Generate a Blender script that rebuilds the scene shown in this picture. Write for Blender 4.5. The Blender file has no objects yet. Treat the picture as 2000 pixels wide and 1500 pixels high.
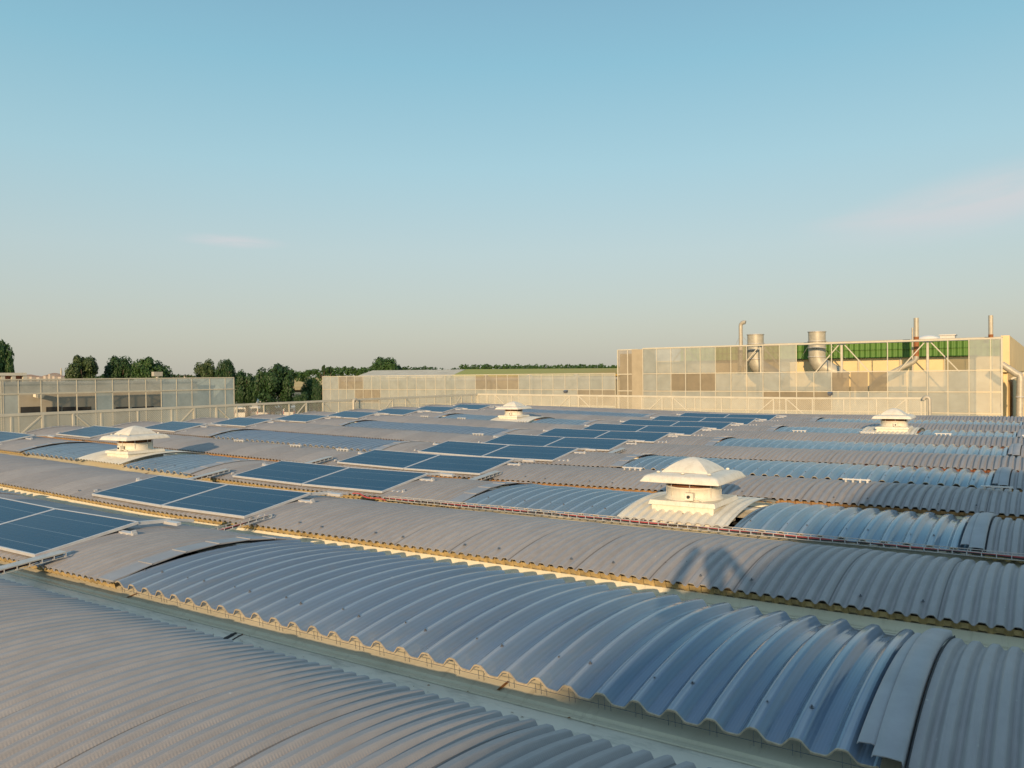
import bpy, bmesh, math, random
import numpy as np
from mathutils import Vector, Matrix
rnd = random.Random(7)
scene = bpy.context.scene
COL = scene.collection
rad = math.radians

# ------------------------------------------------------------ camera frame
F, CX, CY = 1560.0, 1000.0, 750.0
def ray(x, y): return np.array([(x-CX)/F, (CY-y)/F, -1.0])
def nrm(v): return v/np.linalg.norm(v)
def frame(p1, p2):
    U = -nrm(ray(*p1)); V = nrm(ray(*p2)); V = nrm(V-U*(U@V))
    return np.array([U, V, np.cross(U, V)])
RT = frame((-1305, 757), (2080, 722))           # level world axes in camera space
RR = frame((-1305, 780), (2080, 720))           # axes of the gently falling roof
CZ = 7.3                                        # eye height above the yard
S = 1.56                                        # metres per roof unit
MR = RT @ RR.T                                  # roof frame -> world
CAM = np.array([0, 0, CZ])

cd = bpy.data.cameras.new('camera'); cam = bpy.data.objects.new('camera', cd); COL.objects.link(cam)
cd.sensor_width = 36; cd.lens = 36*F/2000; cd.clip_start = 0.05; cd.clip_end = 9000
m = Matrix(RT.tolist()).to_4x4(); m.translation = Vector(CAM); cam.matrix_world = m
scene.camera = cam

# ------------------------------------------------------------ sun, sky
LD = RT @ nrm(ray(1388, 1088))                  # direction the sunlight travels
sun_el = math.asin(-LD[2]); sx, sy = -LD[0], -LD[1]
sd = bpy.data.lights.new('sun', 'SUN'); sd.energy = 4.2; sd.angle = rad(0.55); sd.color = (1.0, 0.70, 0.40)
so = bpy.data.objects.new('sun', sd); COL.objects.link(so); so.location = (20, -40, 40)
so.rotation_euler = Vector(LD).to_track_quat('-Z', 'Y').to_euler()
world = bpy.data.worlds.new('World'); scene.world = world; world.use_nodes = True
nt = world.node_tree; N = nt.nodes; L = nt.links
bg = N['Background']
sky = N.new('ShaderNodeTexSky'); sky.sky_type = 'NISHITA'; sky.sun_disc = False
sky.sun_elevation = sun_el; sky.sun_rotation = math.atan2(sx, sy)
sky.air_density = 1.0; sky.dust_density = 2.0; sky.ozone_density = 1.6; sky.altitude = 100
SKY_STRENGTH = 0.13
bg.inputs[1].default_value = SKY_STRENGTH
tc = N.new('ShaderNodeTexCoord'); sp = N.new('ShaderNodeSeparateXYZ'); L.new(tc.outputs['Generated'], sp.inputs[0])
rp = N.new('ShaderNodeValToRGB'); el = rp.color_ramp.elements
SKY_STOPS = [(0.0, (.455, .435, .375)), (.06, (.455, .465, .415)), (.15, (.425, .515, .51)), (.25, (.33, .52, .57)), (.36, (.225, .455, .55)), (.46, (.180, .365, .48)), (.6, (.24, .39, .52)), (1, (.30, .42, .56))]
while len(el) < len(SKY_STOPS): el.new(.5)
for k, (p, c) in enumerate(SKY_STOPS): el[k].position = p; el[k].color = (*c, 1)
L.new(sp.outputs[2], rp.inputs[0])
sc = N.new('ShaderNodeVectorMath'); sc.operation = 'SCALE'; sc.inputs['Scale'].default_value = 1/SKY_STRENGTH; L.new(rp.outputs[0], sc.inputs[0])
mx = N.new('ShaderNodeMix'); mx.data_type = 'RGBA'; mx.inputs[0].default_value = .8
L.new(sky.outputs[0], mx.inputs[6]); L.new(sc.outputs[0], mx.inputs[7])
# thin streaks of cirrus, placed by direction in the sky
def streak(direction, along, across, amount, seed):
    d = nrm(RT @ ray(*direction)); a = nrm(RT @ (ray(*along)-ray(*direction))); a = nrm(a-d*(a@d)); c_ = np.cross(d, a)
    outs = []
    for ax in (a, c_):
        v_ = N.new('ShaderNodeVectorMath'); v_.operation = 'DOT_PRODUCT'; L.new(tc.outputs['Generated'], v_.inputs[0]); v_.inputs[1].default_value = tuple(ax); outs.append(v_.outputs['Value'])
    cm = N.new('ShaderNodeCombineXYZ'); 
    for i_, (o_, k_) in enumerate(zip(outs, across)):
        q = N.new('ShaderNodeMath'); q.operation = 'DIVIDE'; L.new(o_, q.inputs[0]); q.inputs[1].default_value = k_; L.new(q.outputs[0], cm.inputs[i_])
    nz = N.new('ShaderNodeTexNoise'); nz.inputs['Scale'].default_value = 1.7; nz.inputs['Detail'].default_value = 5; L.new(cm.outputs[0], nz.inputs['Vector'])
    ln = N.new('ShaderNodeVectorMath'); ln.operation = 'LENGTH'; L.new(cm.outputs[0], ln.inputs[0])
    m_ = N.new('ShaderNodeMapRange'); m_.interpolation_type = 'SMOOTHSTEP'; m_.inputs[1].default_value = 1.15; m_.inputs[2].default_value = 0.0; m_.inputs[3].default_value = 0; m_.inputs[4].default_value = 1
    L.new(ln.outputs['Value'], m_.inputs[0])
    n2 = N.new('ShaderNodeMapRange'); n2.inputs[1].default_value = .15; n2.inputs[2].default_value = .52; L.new(nz.outputs['Fac'], n2.inputs[0])
    f = N.new('ShaderNodeMath'); f.operation = 'MULTIPLY'; L.new(m_.outputs[0], f.inputs[0]); L.new(n2.outputs[0], f.inputs[1])
    g = N.new('ShaderNodeMath'); g.operation = 'MULTIPLY'; L.new(f.outputs[0], g.inputs[0]); g.inputs[1].default_value = amount
    return g.outputs[0]
cur = mx.outputs[2]
for args in (((1960, 385), (1700, 440), (.20, .040), 1.0, 1), ((455, 471), (530, 476), (.065, .009), .9, 2), ((1770, 425), (1600, 440), (.12, .014), .6, 3)):
    st = streak(*args); m2 = N.new('ShaderNodeMix'); m2.data_type = 'RGBA'; L.new(st, m2.inputs[0]); L.new(cur, m2.inputs[6])
    m2.inputs[7].default_value = (.50/SKY_STRENGTH, .53/SKY_STRENGTH, .55/SKY_STRENGTH, 1); cur = m2.outputs[2]
L.new(cur, bg.inputs[0])
scene.view_settings.view_transform = 'Standard'; scene.view_settings.look = 'None'
scene.view_settings.gamma = 1.0; scene.view_settings.exposure = 0.30
scene.render.engine = 'CYCLES'
scene.cycles.max_bounces = 6; scene.cycles.transparent_max_bounces = 12

# ------------------------------------------------------------ materials
class NB:
    def __init__(s, name):
        s.m = bpy.data.materials.new(name); s.m.use_nodes = True
        s.t = s.m.node_tree; s.b = s.t.nodes['Principled BSDF']
    def n(s, typ, **kw):
        nd = s.t.nodes.new(typ)
        for k, v in kw.items(): setattr(nd, k, v)
        return nd
    def l(s, a, b): s.t.links.new(a, b)
    def math(s, op, a, b=None, c=None):
        nd = s.n('ShaderNodeMath', operation=op)
        for i, v in enumerate((a, b, c)):
            if v is None: continue
            if isinstance(v, (int, float)): nd.inputs[i].default_value = v
            else: s.l(v, nd.inputs[i])
        return nd.outputs[0]
    def coord(s, which='Object'): return s.n('ShaderNodeTexCoord').outputs[which]
    def noise(s, vec, scale, detail=4, rough=.55, sc=(1, 1, 1)):
        mp = s.n('ShaderNodeMapping'); mp.inputs['Scale'].default_value = sc; s.l(vec, mp.inputs[0])
        nz = s.n('ShaderNodeTexNoise'); nz.inputs['Scale'].default_value = scale
        nz.inputs['Detail'].default_value = detail; nz.inputs['Roughness'].default_value = rough
        s.l(mp.outputs[0], nz.inputs['Vector']); return nz.outputs['Fac']
    def ramp(s, fac, stops):
        r = s.n('ShaderNodeValToRGB'); e = r.color_ramp.elements
        while len(e) < len(stops): e.new(0.5)
        for k, (p, c) in enumerate(stops): e[k].position = p; e[k].color = (*c, 1) if len(c) == 3 else c
        s.l(fac, r.inputs[0]); return r.outputs[0]
    def mix(s, fac, a, b, mode='MIX'):
        nd = s.n('ShaderNodeMix', data_type='RGBA', blend_type=mode)
        for i, v in ((0, fac), (6, a), (7, b)):
            if isinstance(v, (int, float)): nd.inputs[i].default_value = v
            elif isinstance(v, tuple): nd.inputs[i].default_value = (*v, 1)
            else: s.l(v, nd.inputs[i])
        return nd.outputs[2]
    def bump(s, h, strength, dist):
        b = s.n('ShaderNodeBump'); b.inputs['Strength'].default_value = strength; b.inputs['Distance'].default_value = dist
        s.l(h, b.inputs['Height']); s.l(b.outputs[0], s.b.inputs['Normal']); return b
    def set(s, **kw):
        for k, v in kw.items():
            i = s.b.inputs[k.replace('_', ' ')]
            if isinstance(v, (int, float)): i.default_value = v
            elif isinstance(v, tuple): i.default_value = (*v, 1)
            else: s.l(v, i)

def mat(name, col, rough=.6, var=.12, scale=3, metal=0, bump=0, coat=0, sc=(1, 1, 1)):
    b = NB(name); c = b.coord()
    f = b.noise(c, scale, 5, .6, sc)
    lo = tuple(x*(1-var) for x in col); hi = tuple(min(1, x*(1+var)) for x in col)
    b.set(Base_Color=b.ramp(f, [(.3, lo), (.7, hi)]), Roughness=rough, Metallic=metal, Coat_Weight=coat)
    if bump: b.bump(f, bump, .01)
    return b.m

def sheet_mat(name, base, crimp_h=.0016):
    """weathered corrugated sheet; fine crimps across every trough"""
    b = NB(name); c = b.coord('Object')
    sep = b.n('ShaderNodeSeparateXYZ'); b.l(c, sep.inputs[0])
    P = .062*S
    fx = b.math('FRACT', b.math('DIVIDE', sep.outputs[0], P))
    trough = b.math('SUBTRACT', 1.0, b.math('SMOOTH_MIN', 1.0, b.math('MULTIPLY', b.math('ABSOLUTE', b.math('SUBTRACT', fx, .5)), 2.6), .2))
    trough = b.math('MAXIMUM', b.math('SUBTRACT', .0, b.math('SUBTRACT', b.math('MULTIPLY', b.math('ABSOLUTE', b.math('SUBTRACT', fx, .5)), 3.2), 1.0)), 0.0)
    cr = b.math('MULTIPLY', b.math('SINE', b.math('MULTIPLY', sep.outputs[1], 2*math.pi/.0150)), b.math('MINIMUM', b.math('MULTIPLY', trough, 2.2), 1.0))
    n1 = b.noise(c, 1.3, 6, .6, (1, .35, 1)); n2 = b.noise(c, 22, 4, .6, (1, .25, 1)); n3 = b.noise(c, 160, 2, .5)
    # each sheet has weathered a little differently
    sid = b.math('FLOOR', b.math('DIVIDE', sep.outputs[0], P*7))
    wn = b.n('ShaderNodeTexWhiteNoise', noise_dimensions='1D'); b.l(sid, wn.inputs['W'])
    lo = tuple(x*.80 for x in base); hi = tuple(x*1.13 for x in base)
    colr = b.ramp(n1, [(.28, lo), (.72, hi)])
    colr = b.mix(.5, colr, b.ramp(n2, [(.3, tuple(x*.82 for x in base)), (.7, tuple(x*1.12 for x in base))]))
    tone = b.ramp(wn.outputs[0], [(0, (.90, .90, .91)), (1, (1.06, 1.05, 1.04))])
    colr = b.mix(1.0, colr, tone, 'MULTIPLY')
    fs = b.math('FRACT', b.math('ADD', b.math('DIVIDE', sep.outputs[0], P*7), .0))
    lap = b.math('LESS_THAN', b.math('ABSOLUTE', b.math('SUBTRACT', fs, .060)), .0058)
    colr = b.mix(b.math('MULTIPLY', lap, .62), colr, (.07, .065, .06))
    st = b.noise(c, 7, 5, .7, (3.5, .10, .1)); colr = b.mix(b.math('MULTIPLY', b.ramp(st, [(.52, (0, 0, 0)), (.75, (1, 1, 1))]), .38), colr, tuple(x*.55 for x in base))
    vo = b.n('ShaderNodeTexVoronoi'); vo.inputs['Scale'].default_value = 5.5; b.l(c, vo.inputs['Vector'])
    sp_ = b.math('LESS_THAN', vo.outputs['Distance'], .035); colr = b.mix(b.math('MULTIPLY', sp_, .55), colr, (.55, .54, .50))
    vo2 = b.n('ShaderNodeTexVoronoi'); vo2.inputs['Scale'].default_value = 3.1; b.l(c, vo2.inputs['Vector'])
    sp2 = b.math('LESS_THAN', vo2.outputs['Distance'], .030); colr = b.mix(b.math('MULTIPLY', sp2, .7), colr, (.06, .055, .05))
    b.set(Base_Color=colr, Roughness=b.math('ADD', .50, b.math('MULTIPLY', n2, .18)), Metallic=.12)
    h = b.math('ADD', b.math('MULTIPLY', b.math('MULTIPLY', cr, b.ramp(n2, [(.3, (.25,)*3), (.7, (1,)*3)])), .55), b.math('MULTIPLY', n3, .25))
    b.bump(h, .34, crimp_h)
    return b.m

def skylight_mat(name, base=(.22, .31, .40), alpha=.30, rough=.22, trans=.35, coat=.8):
    b = NB(name); c = b.coord('Object')
    n1 = b.noise(c, 2.2, 5, .6, (1, .25, 1)); n2 = b.noise(c, 30, 4, .65, (1, .12, 1)); n3 = b.noise(c, 14, 2, .5, (1, .02, 1))
    sep = b.n('ShaderNodeSeparateXYZ'); b.l(c, sep.inputs[0])
    rib = b.math('SINE', b.math('MULTIPLY', sep.outputs[0], 2*math.pi/.0160))
    colr = b.mix(n1, tuple(x*.72 for x in base), tuple(x*1.25 for x in base))
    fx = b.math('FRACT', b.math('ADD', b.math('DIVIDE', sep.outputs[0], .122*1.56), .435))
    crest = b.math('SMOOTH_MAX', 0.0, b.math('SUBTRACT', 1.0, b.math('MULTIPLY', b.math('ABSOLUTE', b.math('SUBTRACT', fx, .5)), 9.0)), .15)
    colr = b.mix(b.math('MULTIPLY', crest, b.math('ADD', .22, b.math('MULTIPLY', n2, .9))), colr, (.66, .69, .72))  # bright highlight along the rib tops, painted into the colour
    vo = b.n('ShaderNodeTexVoronoi'); vo.inputs['Scale'].default_value = 3.6; mp_ = b.n('ShaderNodeMapping'); mp_.inputs['Scale'].default_value = (1, .45, 1); b.l(c, mp_.inputs[0]); b.l(mp_.outputs[0], vo.inputs['Vector'])
    colr = b.mix(b.math('MULTIPLY', b.math('LESS_THAN', vo.outputs['Distance'], .028), .7), colr, (.66, .66, .64))
    dirt = b.ramp(n2, [(.52, (0, 0, 0)), (.74, (1, 1, 1))])
    colr = b.mix(b.math('MULTIPLY', dirt, .35), colr, (.34, .32, .29))
    colr = b.mix(b.math('MULTIPLY', b.math('ADD', rib, 1.0), .11), colr, tuple(x*.5 for x in base))
    b.set(Base_Color=colr, Roughness=b.math('ADD', rough-.06, b.math('MULTIPLY', n3, .18)), IOR=1.49,
          Coat_Weight=coat, Coat_Roughness=.07)
    b.bump(b.math('ADD', b.math('MULTIPLY', rib, .5), n3), .35, .0012)
    tr = b.n('ShaderNodeBsdfTransparent'); tr.inputs[0].default_value = (.86, .90, .94, 1)
    tl = b.n('ShaderNodeBsdfTranslucent'); tl.inputs[0].default_value = (.75, .72, .66, 1)
    m1 = b.n('ShaderNodeMixShader'); m1.inputs[0].default_value = trans
    b.l(b.b.outputs[0], m1.inputs[1]); b.l(tl.outputs[0], m1.inputs[2])
    m2 = b.n('ShaderNodeMixShader'); m2.inputs[0].default_value = alpha
    b.l(m1.outputs[0], m2.inputs[1]); b.l(tr.outputs[0], m2.inputs[2])
    b.l(m2.outputs[0], b.t.nodes['Material Output'].inputs[0])
    return b.m

def mesh_mat(name, col, cover, hatch=0):
    """perforated sheet or expanded metal: part of the light passes straight through"""
    b = NB(name); c = b.coord('Object')
    f = b.noise(c, 1.1, 4, .6)
    oi = b.n('ShaderNodeObjectInfo')
    cc = b.ramp(f, [(.3, tuple(x*.84 for x in col)), (.7, tuple(x*1.1 for x in col))])
    cc = b.mix(1.0, cc, b.ramp(oi.outputs['Random'], [(0, (.90, .91, .90)), (.5, (.99, .98, .97)), (1, (1.05, 1.03, 1.0))]), 'MULTIPLY')
    b.set(Base_Color=cc, Roughness=.6)
    tr = b.n('ShaderNodeBsdfTransparent'); mx = b.n('ShaderNodeMixShader')
    fac = cover
    if hatch:
        w = b.n('ShaderNodeTexWave', bands_direction='DIAGONAL'); w.inputs['Scale'].default_value = hatch
        b.l(c, w.inputs[0]); fac = b.math('ADD', cover-.18, b.math('MULTIPLY', w.outputs['Fac'], .36))
        b.l(fac, mx.inputs[0])
    else: mx.inputs[0].default_value = cover
    b.l(tr.outputs[0], mx.inputs[1]); b.l(b.b.outputs[0], mx.inputs[2])
    b.l(mx.outputs[0], b.t.nodes['Material Output'].inputs[0])
    return b.m

def panel_mat():
    b = NB('solar cells'); c = b.coord('Object')
    sep = b.n('ShaderNodeSeparateXYZ'); b.l(c, sep.inputs[0])
    def line(src, period, off, w):
        f = b.math('FRACT', b.math('DIVIDE', b.math('ADD', src, off), period))
        return b.math('LESS_THAN', b.math('ABSOLUTE', b.math('SUBTRACT', f, .5)), w/period/2)
    ly = line(sep.outputs[1], .1625, 0.0, .0022)
    lx = line(sep.outputs[0], .1625, 0.0, .0016)
    lm = line(sep.outputs[1], .325, .0, .0065)
    bus = line(sep.outputs[1], .054, .0, .0009)
    n1 = b.noise(c, .9, 3, .5); n2 = b.noise(c, 9, 5, .7)
    base = b.mix(n1, (.002, .038, .095), (.003, .054, .126))
    base = b.mix(b.math('MULTIPLY', ly, .25), base, (.10, .17, .24))
    base = b.mix(b.math('MULTIPLY', lx, .18), base, (.10, .17, .24))
    base = b.mix(b.math('MULTIPLY', bus, .22), base, (.16, .22, .28))
    base = b.mix(b.math('MULTIPLY', lm, .55), base, (.30, .38, .44))
    base = b.mix(b.math('MULTIPLY', b.ramp(n2, [(.45, (0, 0, 0)), (.8, (1, 1, 1))]), .05), base, (.25, .24, .22))
    b.set(Base_Color=base, Roughness=b.math('ADD', .16, b.math('MULTIPLY', n2, .12)), IOR=1.5)
    b.set(Specular_IOR_Level=.05)
    return b.m

def corr_wall(name, col, pitch, axis=0, depth=.03):
    b = NB(name); c = b.coord('Object'); sep = b.n('ShaderNodeSeparateXYZ'); b.l(c, sep.inputs[0])
    s1 = b.math('SINE', b.math('MULTIPLY', sep.outputs[axis], 2*math.pi/pitch))
    f = b.noise(c, .6, 5, .6)
    b.set(Base_Color=b.ramp(f, [(.3, tuple(x*.85 for x in col)), (.7, tuple(x*1.1 for x in col))]), Roughness=.6)
    b.bump(s1, 1.0, depth); return b.m

def leaf_mat(name, lo, hi):
    b = NB(name); oi = b.n('ShaderNodeNewGeometry'); c = b.coord('Object')
    f = b.noise(c, 1.6, 3, .6)
    wn = b.n('ShaderNodeTexWhiteNoise', noise_dimensions='1D'); b.l(oi.outputs['Random Per Island'], wn.inputs['W'])
    cc = b.mix(b.math('MULTIPLY', b.math('ADD', f, wn.outputs[0]), .5), lo, hi)
    b.set(Base_Color=cc, Roughness=.6)
    tl = b.n('ShaderNodeBsdfTranslucent'); b.l(cc, tl.inputs[0]); mx = b.n('ShaderNodeMixShader'); mx.inputs[0].default_value = .22
    b.l(b.b.outputs[0], mx.inputs[1]); b.l(tl.outputs[0], mx.inputs[2]); b.l(mx.outputs[0], b.t.nodes['Material Output'].inputs[0])
    return b.m

def membrane_mat():
    b = NB('gutter lining'); c = b.coord('Object')
    n1 = b.noise(c, 1.5, 6, .65); n2 = b.noise(c, 9, 5, .7, (.35, 1.6, 1)); n3 = b.noise(c, 60, 3, .6)
    cc = b.ramp(n1, [(.25, (.62, .57, .46)), (.75, (.80, .74, .61))])
    cc = b.mix(b.math('MULTIPLY', b.ramp(n2, [(.5, (0, 0, 0)), (.72, (1, 1, 1))]), .55), cc, (.20, .21, .17))
    b.set(Base_Color=cc, Roughness=.62); b.bump(b.math('ADD', n2, b.math('MULTIPLY', n3, .3)), .3, .006)
    return b.m

def cream_mat():
    b = NB('cream painted kerb'); c = b.coord('Object')
    n1 = b.noise(c, 2.0, 6, .6); n2 = b.noise(c, 12, 5, .7, (1.6, .3, .3))
    cc = b.ramp(n1, [(.3, (.58, .53, .39)), (.7, (.72, .66, .50))])
    cc = b.mix(b.math('MULTIPLY', b.ramp(n2, [(.56, (0, 0, 0)), (.75, (1, 1, 1))]), .4), cc, (.30, .25, .16))
    b.set(Base_Color=cc, Roughness=.55); return b.m

M = {}
M['sheet'] = sheet_mat('weathered fibre sheet', (.345, .330, .322))
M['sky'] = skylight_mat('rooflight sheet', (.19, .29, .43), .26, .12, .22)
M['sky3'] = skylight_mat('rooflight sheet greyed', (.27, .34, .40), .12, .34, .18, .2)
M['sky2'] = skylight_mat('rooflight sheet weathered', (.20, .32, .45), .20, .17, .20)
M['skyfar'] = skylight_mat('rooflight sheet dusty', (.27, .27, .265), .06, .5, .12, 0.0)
M['skyedge'] = mat('rooflight cut edge', (.40, .33, .23), .5, .3, 30)
M['flash'] = mat('grey lead flashing', (.33, .33, .34), .5, .10, 5, .2)
M['darkgap'] = mat('dark sealing strip', (.03, .032, .036), .8, .3, 60)
M['foam'] = mat('ochre eaves filler', (.34, .25, .11), .75, .35, 14)
M['foam2'] = mat('brown eaves filler', (.30, .17, .07), .8, .3, 14)
M['foam3'] = mat('red brown eaves filler', (.20, .075, .035), .8, .3, 14)
M['cream'] = cream_mat()
M['membrane'] = membrane_mat()
M['darkin'] = mat('hall dimness stand-in', (.05, .055, .06), .9, .2, 2)  # dimness inside the hall put into the colour
M['alu'] = mat('aluminium frame', (.60, .60, .60), .38, .08, 8, .35)
M['galv'] = mat('galvanised steel', (.50, .49, .46), .5, .15, 10, .35)
M['cells'] = panel_mat()
def grp():
    b = NB('cream white coated, weathered'); c = b.coord('Object')
    n1 = b.noise(c, 3, 4, .6); n2 = b.noise(c, 14, 5, .7, (1, 1, .12)); n3 = b.noise(c, 40, 3, .6)
    cc = b.ramp(n1, [(.3, (.64, .60, .50)), (.7, (.75, .71, .61))])
    cc = b.mix(b.math('MULTIPLY', b.ramp(n2, [(.50, (0, 0, 0)), (.72, (1, 1, 1))]), .40), cc, (.42, .36, .26))
    cc = b.mix(b.math('MULTIPLY', b.ramp(n3, [(.62, (0, 0, 0)), (.75, (1, 1, 1))]), .35), cc, (.30, .27, .22))
    b.set(Base_Color=cc, Roughness=.45); return b.m
M['white'] = grp()
M['whitesheet'] = mat('white corrugated base', (.66, .63, .54), .5, .10, 4)
M['darkred'] = mat('dark mesh guard', (.10, .035, .02), .6, .3, 30)
M['black'] = mat('black rubber', (.02, .02, .02), .6, .2, 20)
M['redcable'] = mat('red cable', (.42, .06, .06), .5, .15, 20)
M['screw'] = mat('fastener', (.16, .17, .19), .4, .2, 40, .5)
M['rust'] = mat('rust stain', (.20, .085, .02), .8, .35, 18)
M['beam'] = mat('beige painted steel', (.50, .47, .38), .55, .1, 3)
M['beamlt'] = mat('pale painted mullion', (.52, .49, .40), .5, .08, 3)
M['mesh'] = mesh_mat('perforated pale screen', (.365, .395, .375), .74)
M['meshb'] = mesh_mat('perforated bluish screen', (.36, .44, .46), .70)
M['meshd'] = mesh_mat('perforated brown screen', (.235, .20, .14), .86)
M['meshs'] = mesh_mat('perforated tan screen', (.30, .265, .20), .66)
M['fmesh'] = mesh_mat('expanded metal infill', (.55, .52, .42), .42, 9)
M['wallbeige'] = corr_wall('beige cladding wall', (.50, .44, .30), 1.0, 0, .01)
M['wallyellow'] = mat('cream precast wall', (.66, .52, .28), .7, .08, .7)
M['green'] = corr_wall('green trapezoidal cladding', (.080, .185, .028), .38, 0, .045)
M['returntan'] = mat('tan return panel', (.36, .31, .22), .7, .1, 1.5)
M['brown'] = mat('brown louvre panel', (.30, .24, .16), .7, .1, 1.5)
M['duct'] = mat('galvanised duct', (.38, .36, .29), .5, .14, 4, .1)
M['pipe'] = mat('pale metal pipe', (.40, .37, .30), .45, .15, 4, .1)
M['rustpipe'] = mat('rusted pipe', (.28, .11, .04), .7, .4, 6)
M['window'] = mat('dark window glass', (.04, .04, .04), .15, .2, 2)
M['roofgrey'] = mat('grey roof felt', (.35, .34, .31), .8, .15, .5)
M['roofpale'] = corr_wall('pale sheet roof', (.56, .50, .38), .9, 0, .03)
M['wallshade'] = mat('render wall', (.42, .38, .30), .8, .15, .4)
M['bark'] = mat('bark', (.09, .065, .045), .9, .3, 6)
M['leafA'] = leaf_mat('dark green leaves', (.010, .032, .008), (.040, .100, .022))
M['leafB'] = leaf_mat('mid green leaves', (.016, .048, .010), (.062, .135, .028))
M['leafC'] = leaf_mat('olive leaves', (.020, .042, .012), (.075, .120, .030))
M['carwhite'] = mat('white vehicle paint', (.70, .67, .60), .3, .05, 1, 0, 0, .5)
M['glassdark'] = mat('vehicle glass', (.03, .035, .04), .1, .1, 1)
M['tyre'] = mat('tyre rubber', (.02, .02, .02), .8, .2, 10)
M['brick'] = mat('terracotta', (.40, .16, .09), .8, .2, 3)
M['skin'] = mat('skin', (.45, .27, .19), .5, .05, 8)
M['cloth'] = mat('navy cloth', (.04, .05, .09), .85, .1, 12)
M['hair'] = mat('dark hair', (.03, .02, .015), .6, .2, 30)
M['city'] = mat('hazed distant render', (.42, .38, .34), .8, .15, .05)  # haze over the town put into the wall colour; no air is modelled
M['cityb'] = mat('hazed distant roofs', (.34, .25, .21), .8, .15, .05)  # roof tone muted by painted haze as well

def green_roof():
    b = NB('yellow green sheet roof'); c = b.coord('Object'); sep = b.n('ShaderNodeSeparateXYZ'); b.l(c, sep.inputs[0])
    n = b.noise(c, .05, 4, .6)
    f = b.math('ADD', b.math('DIVIDE', sep.outputs[0], 40.0), b.math('MULTIPLY', b.math('SUBTRACT', n, .5), .5))
    cc = b.ramp(f, [(0, (.33, .33, .07)), (.55, (.36, .31, .08)), (.85, (.42, .23, .05)), (1, (.38, .17, .03))])
    b.set(Base_Color=cc, Roughness=.8); return b.m
M['greenroof'] = green_roof()
def ground_mat():
    b = NB('yard and fields'); c = b.coord('Object')
    n = b.noise(c, .012, 6, .6); n2 = b.noise(c, .3, 6, .7)
    cc = b.ramp(n, [(.35, (.17, .15, .10)), (.5, (.20, .17, .09)), (.56, (.10, .11, .04)), (.7, (.28, .19, .06))])
    cc = b.mix(.3, cc, b.ramp(n2, [(.3, (.10, .09, .07)), (.7, (.30, .27, .20))]))
    b.set(Base_Color=cc, Roughness=.95); return b.m
M['ground'] = ground_mat()
M['field'] = mat('ripe wheat', (.62, .42, .15), .9, .12, .03)
M['asphalt'] = mat('yard asphalt', (.16, .15, .13), .9, .15, .4)

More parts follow.
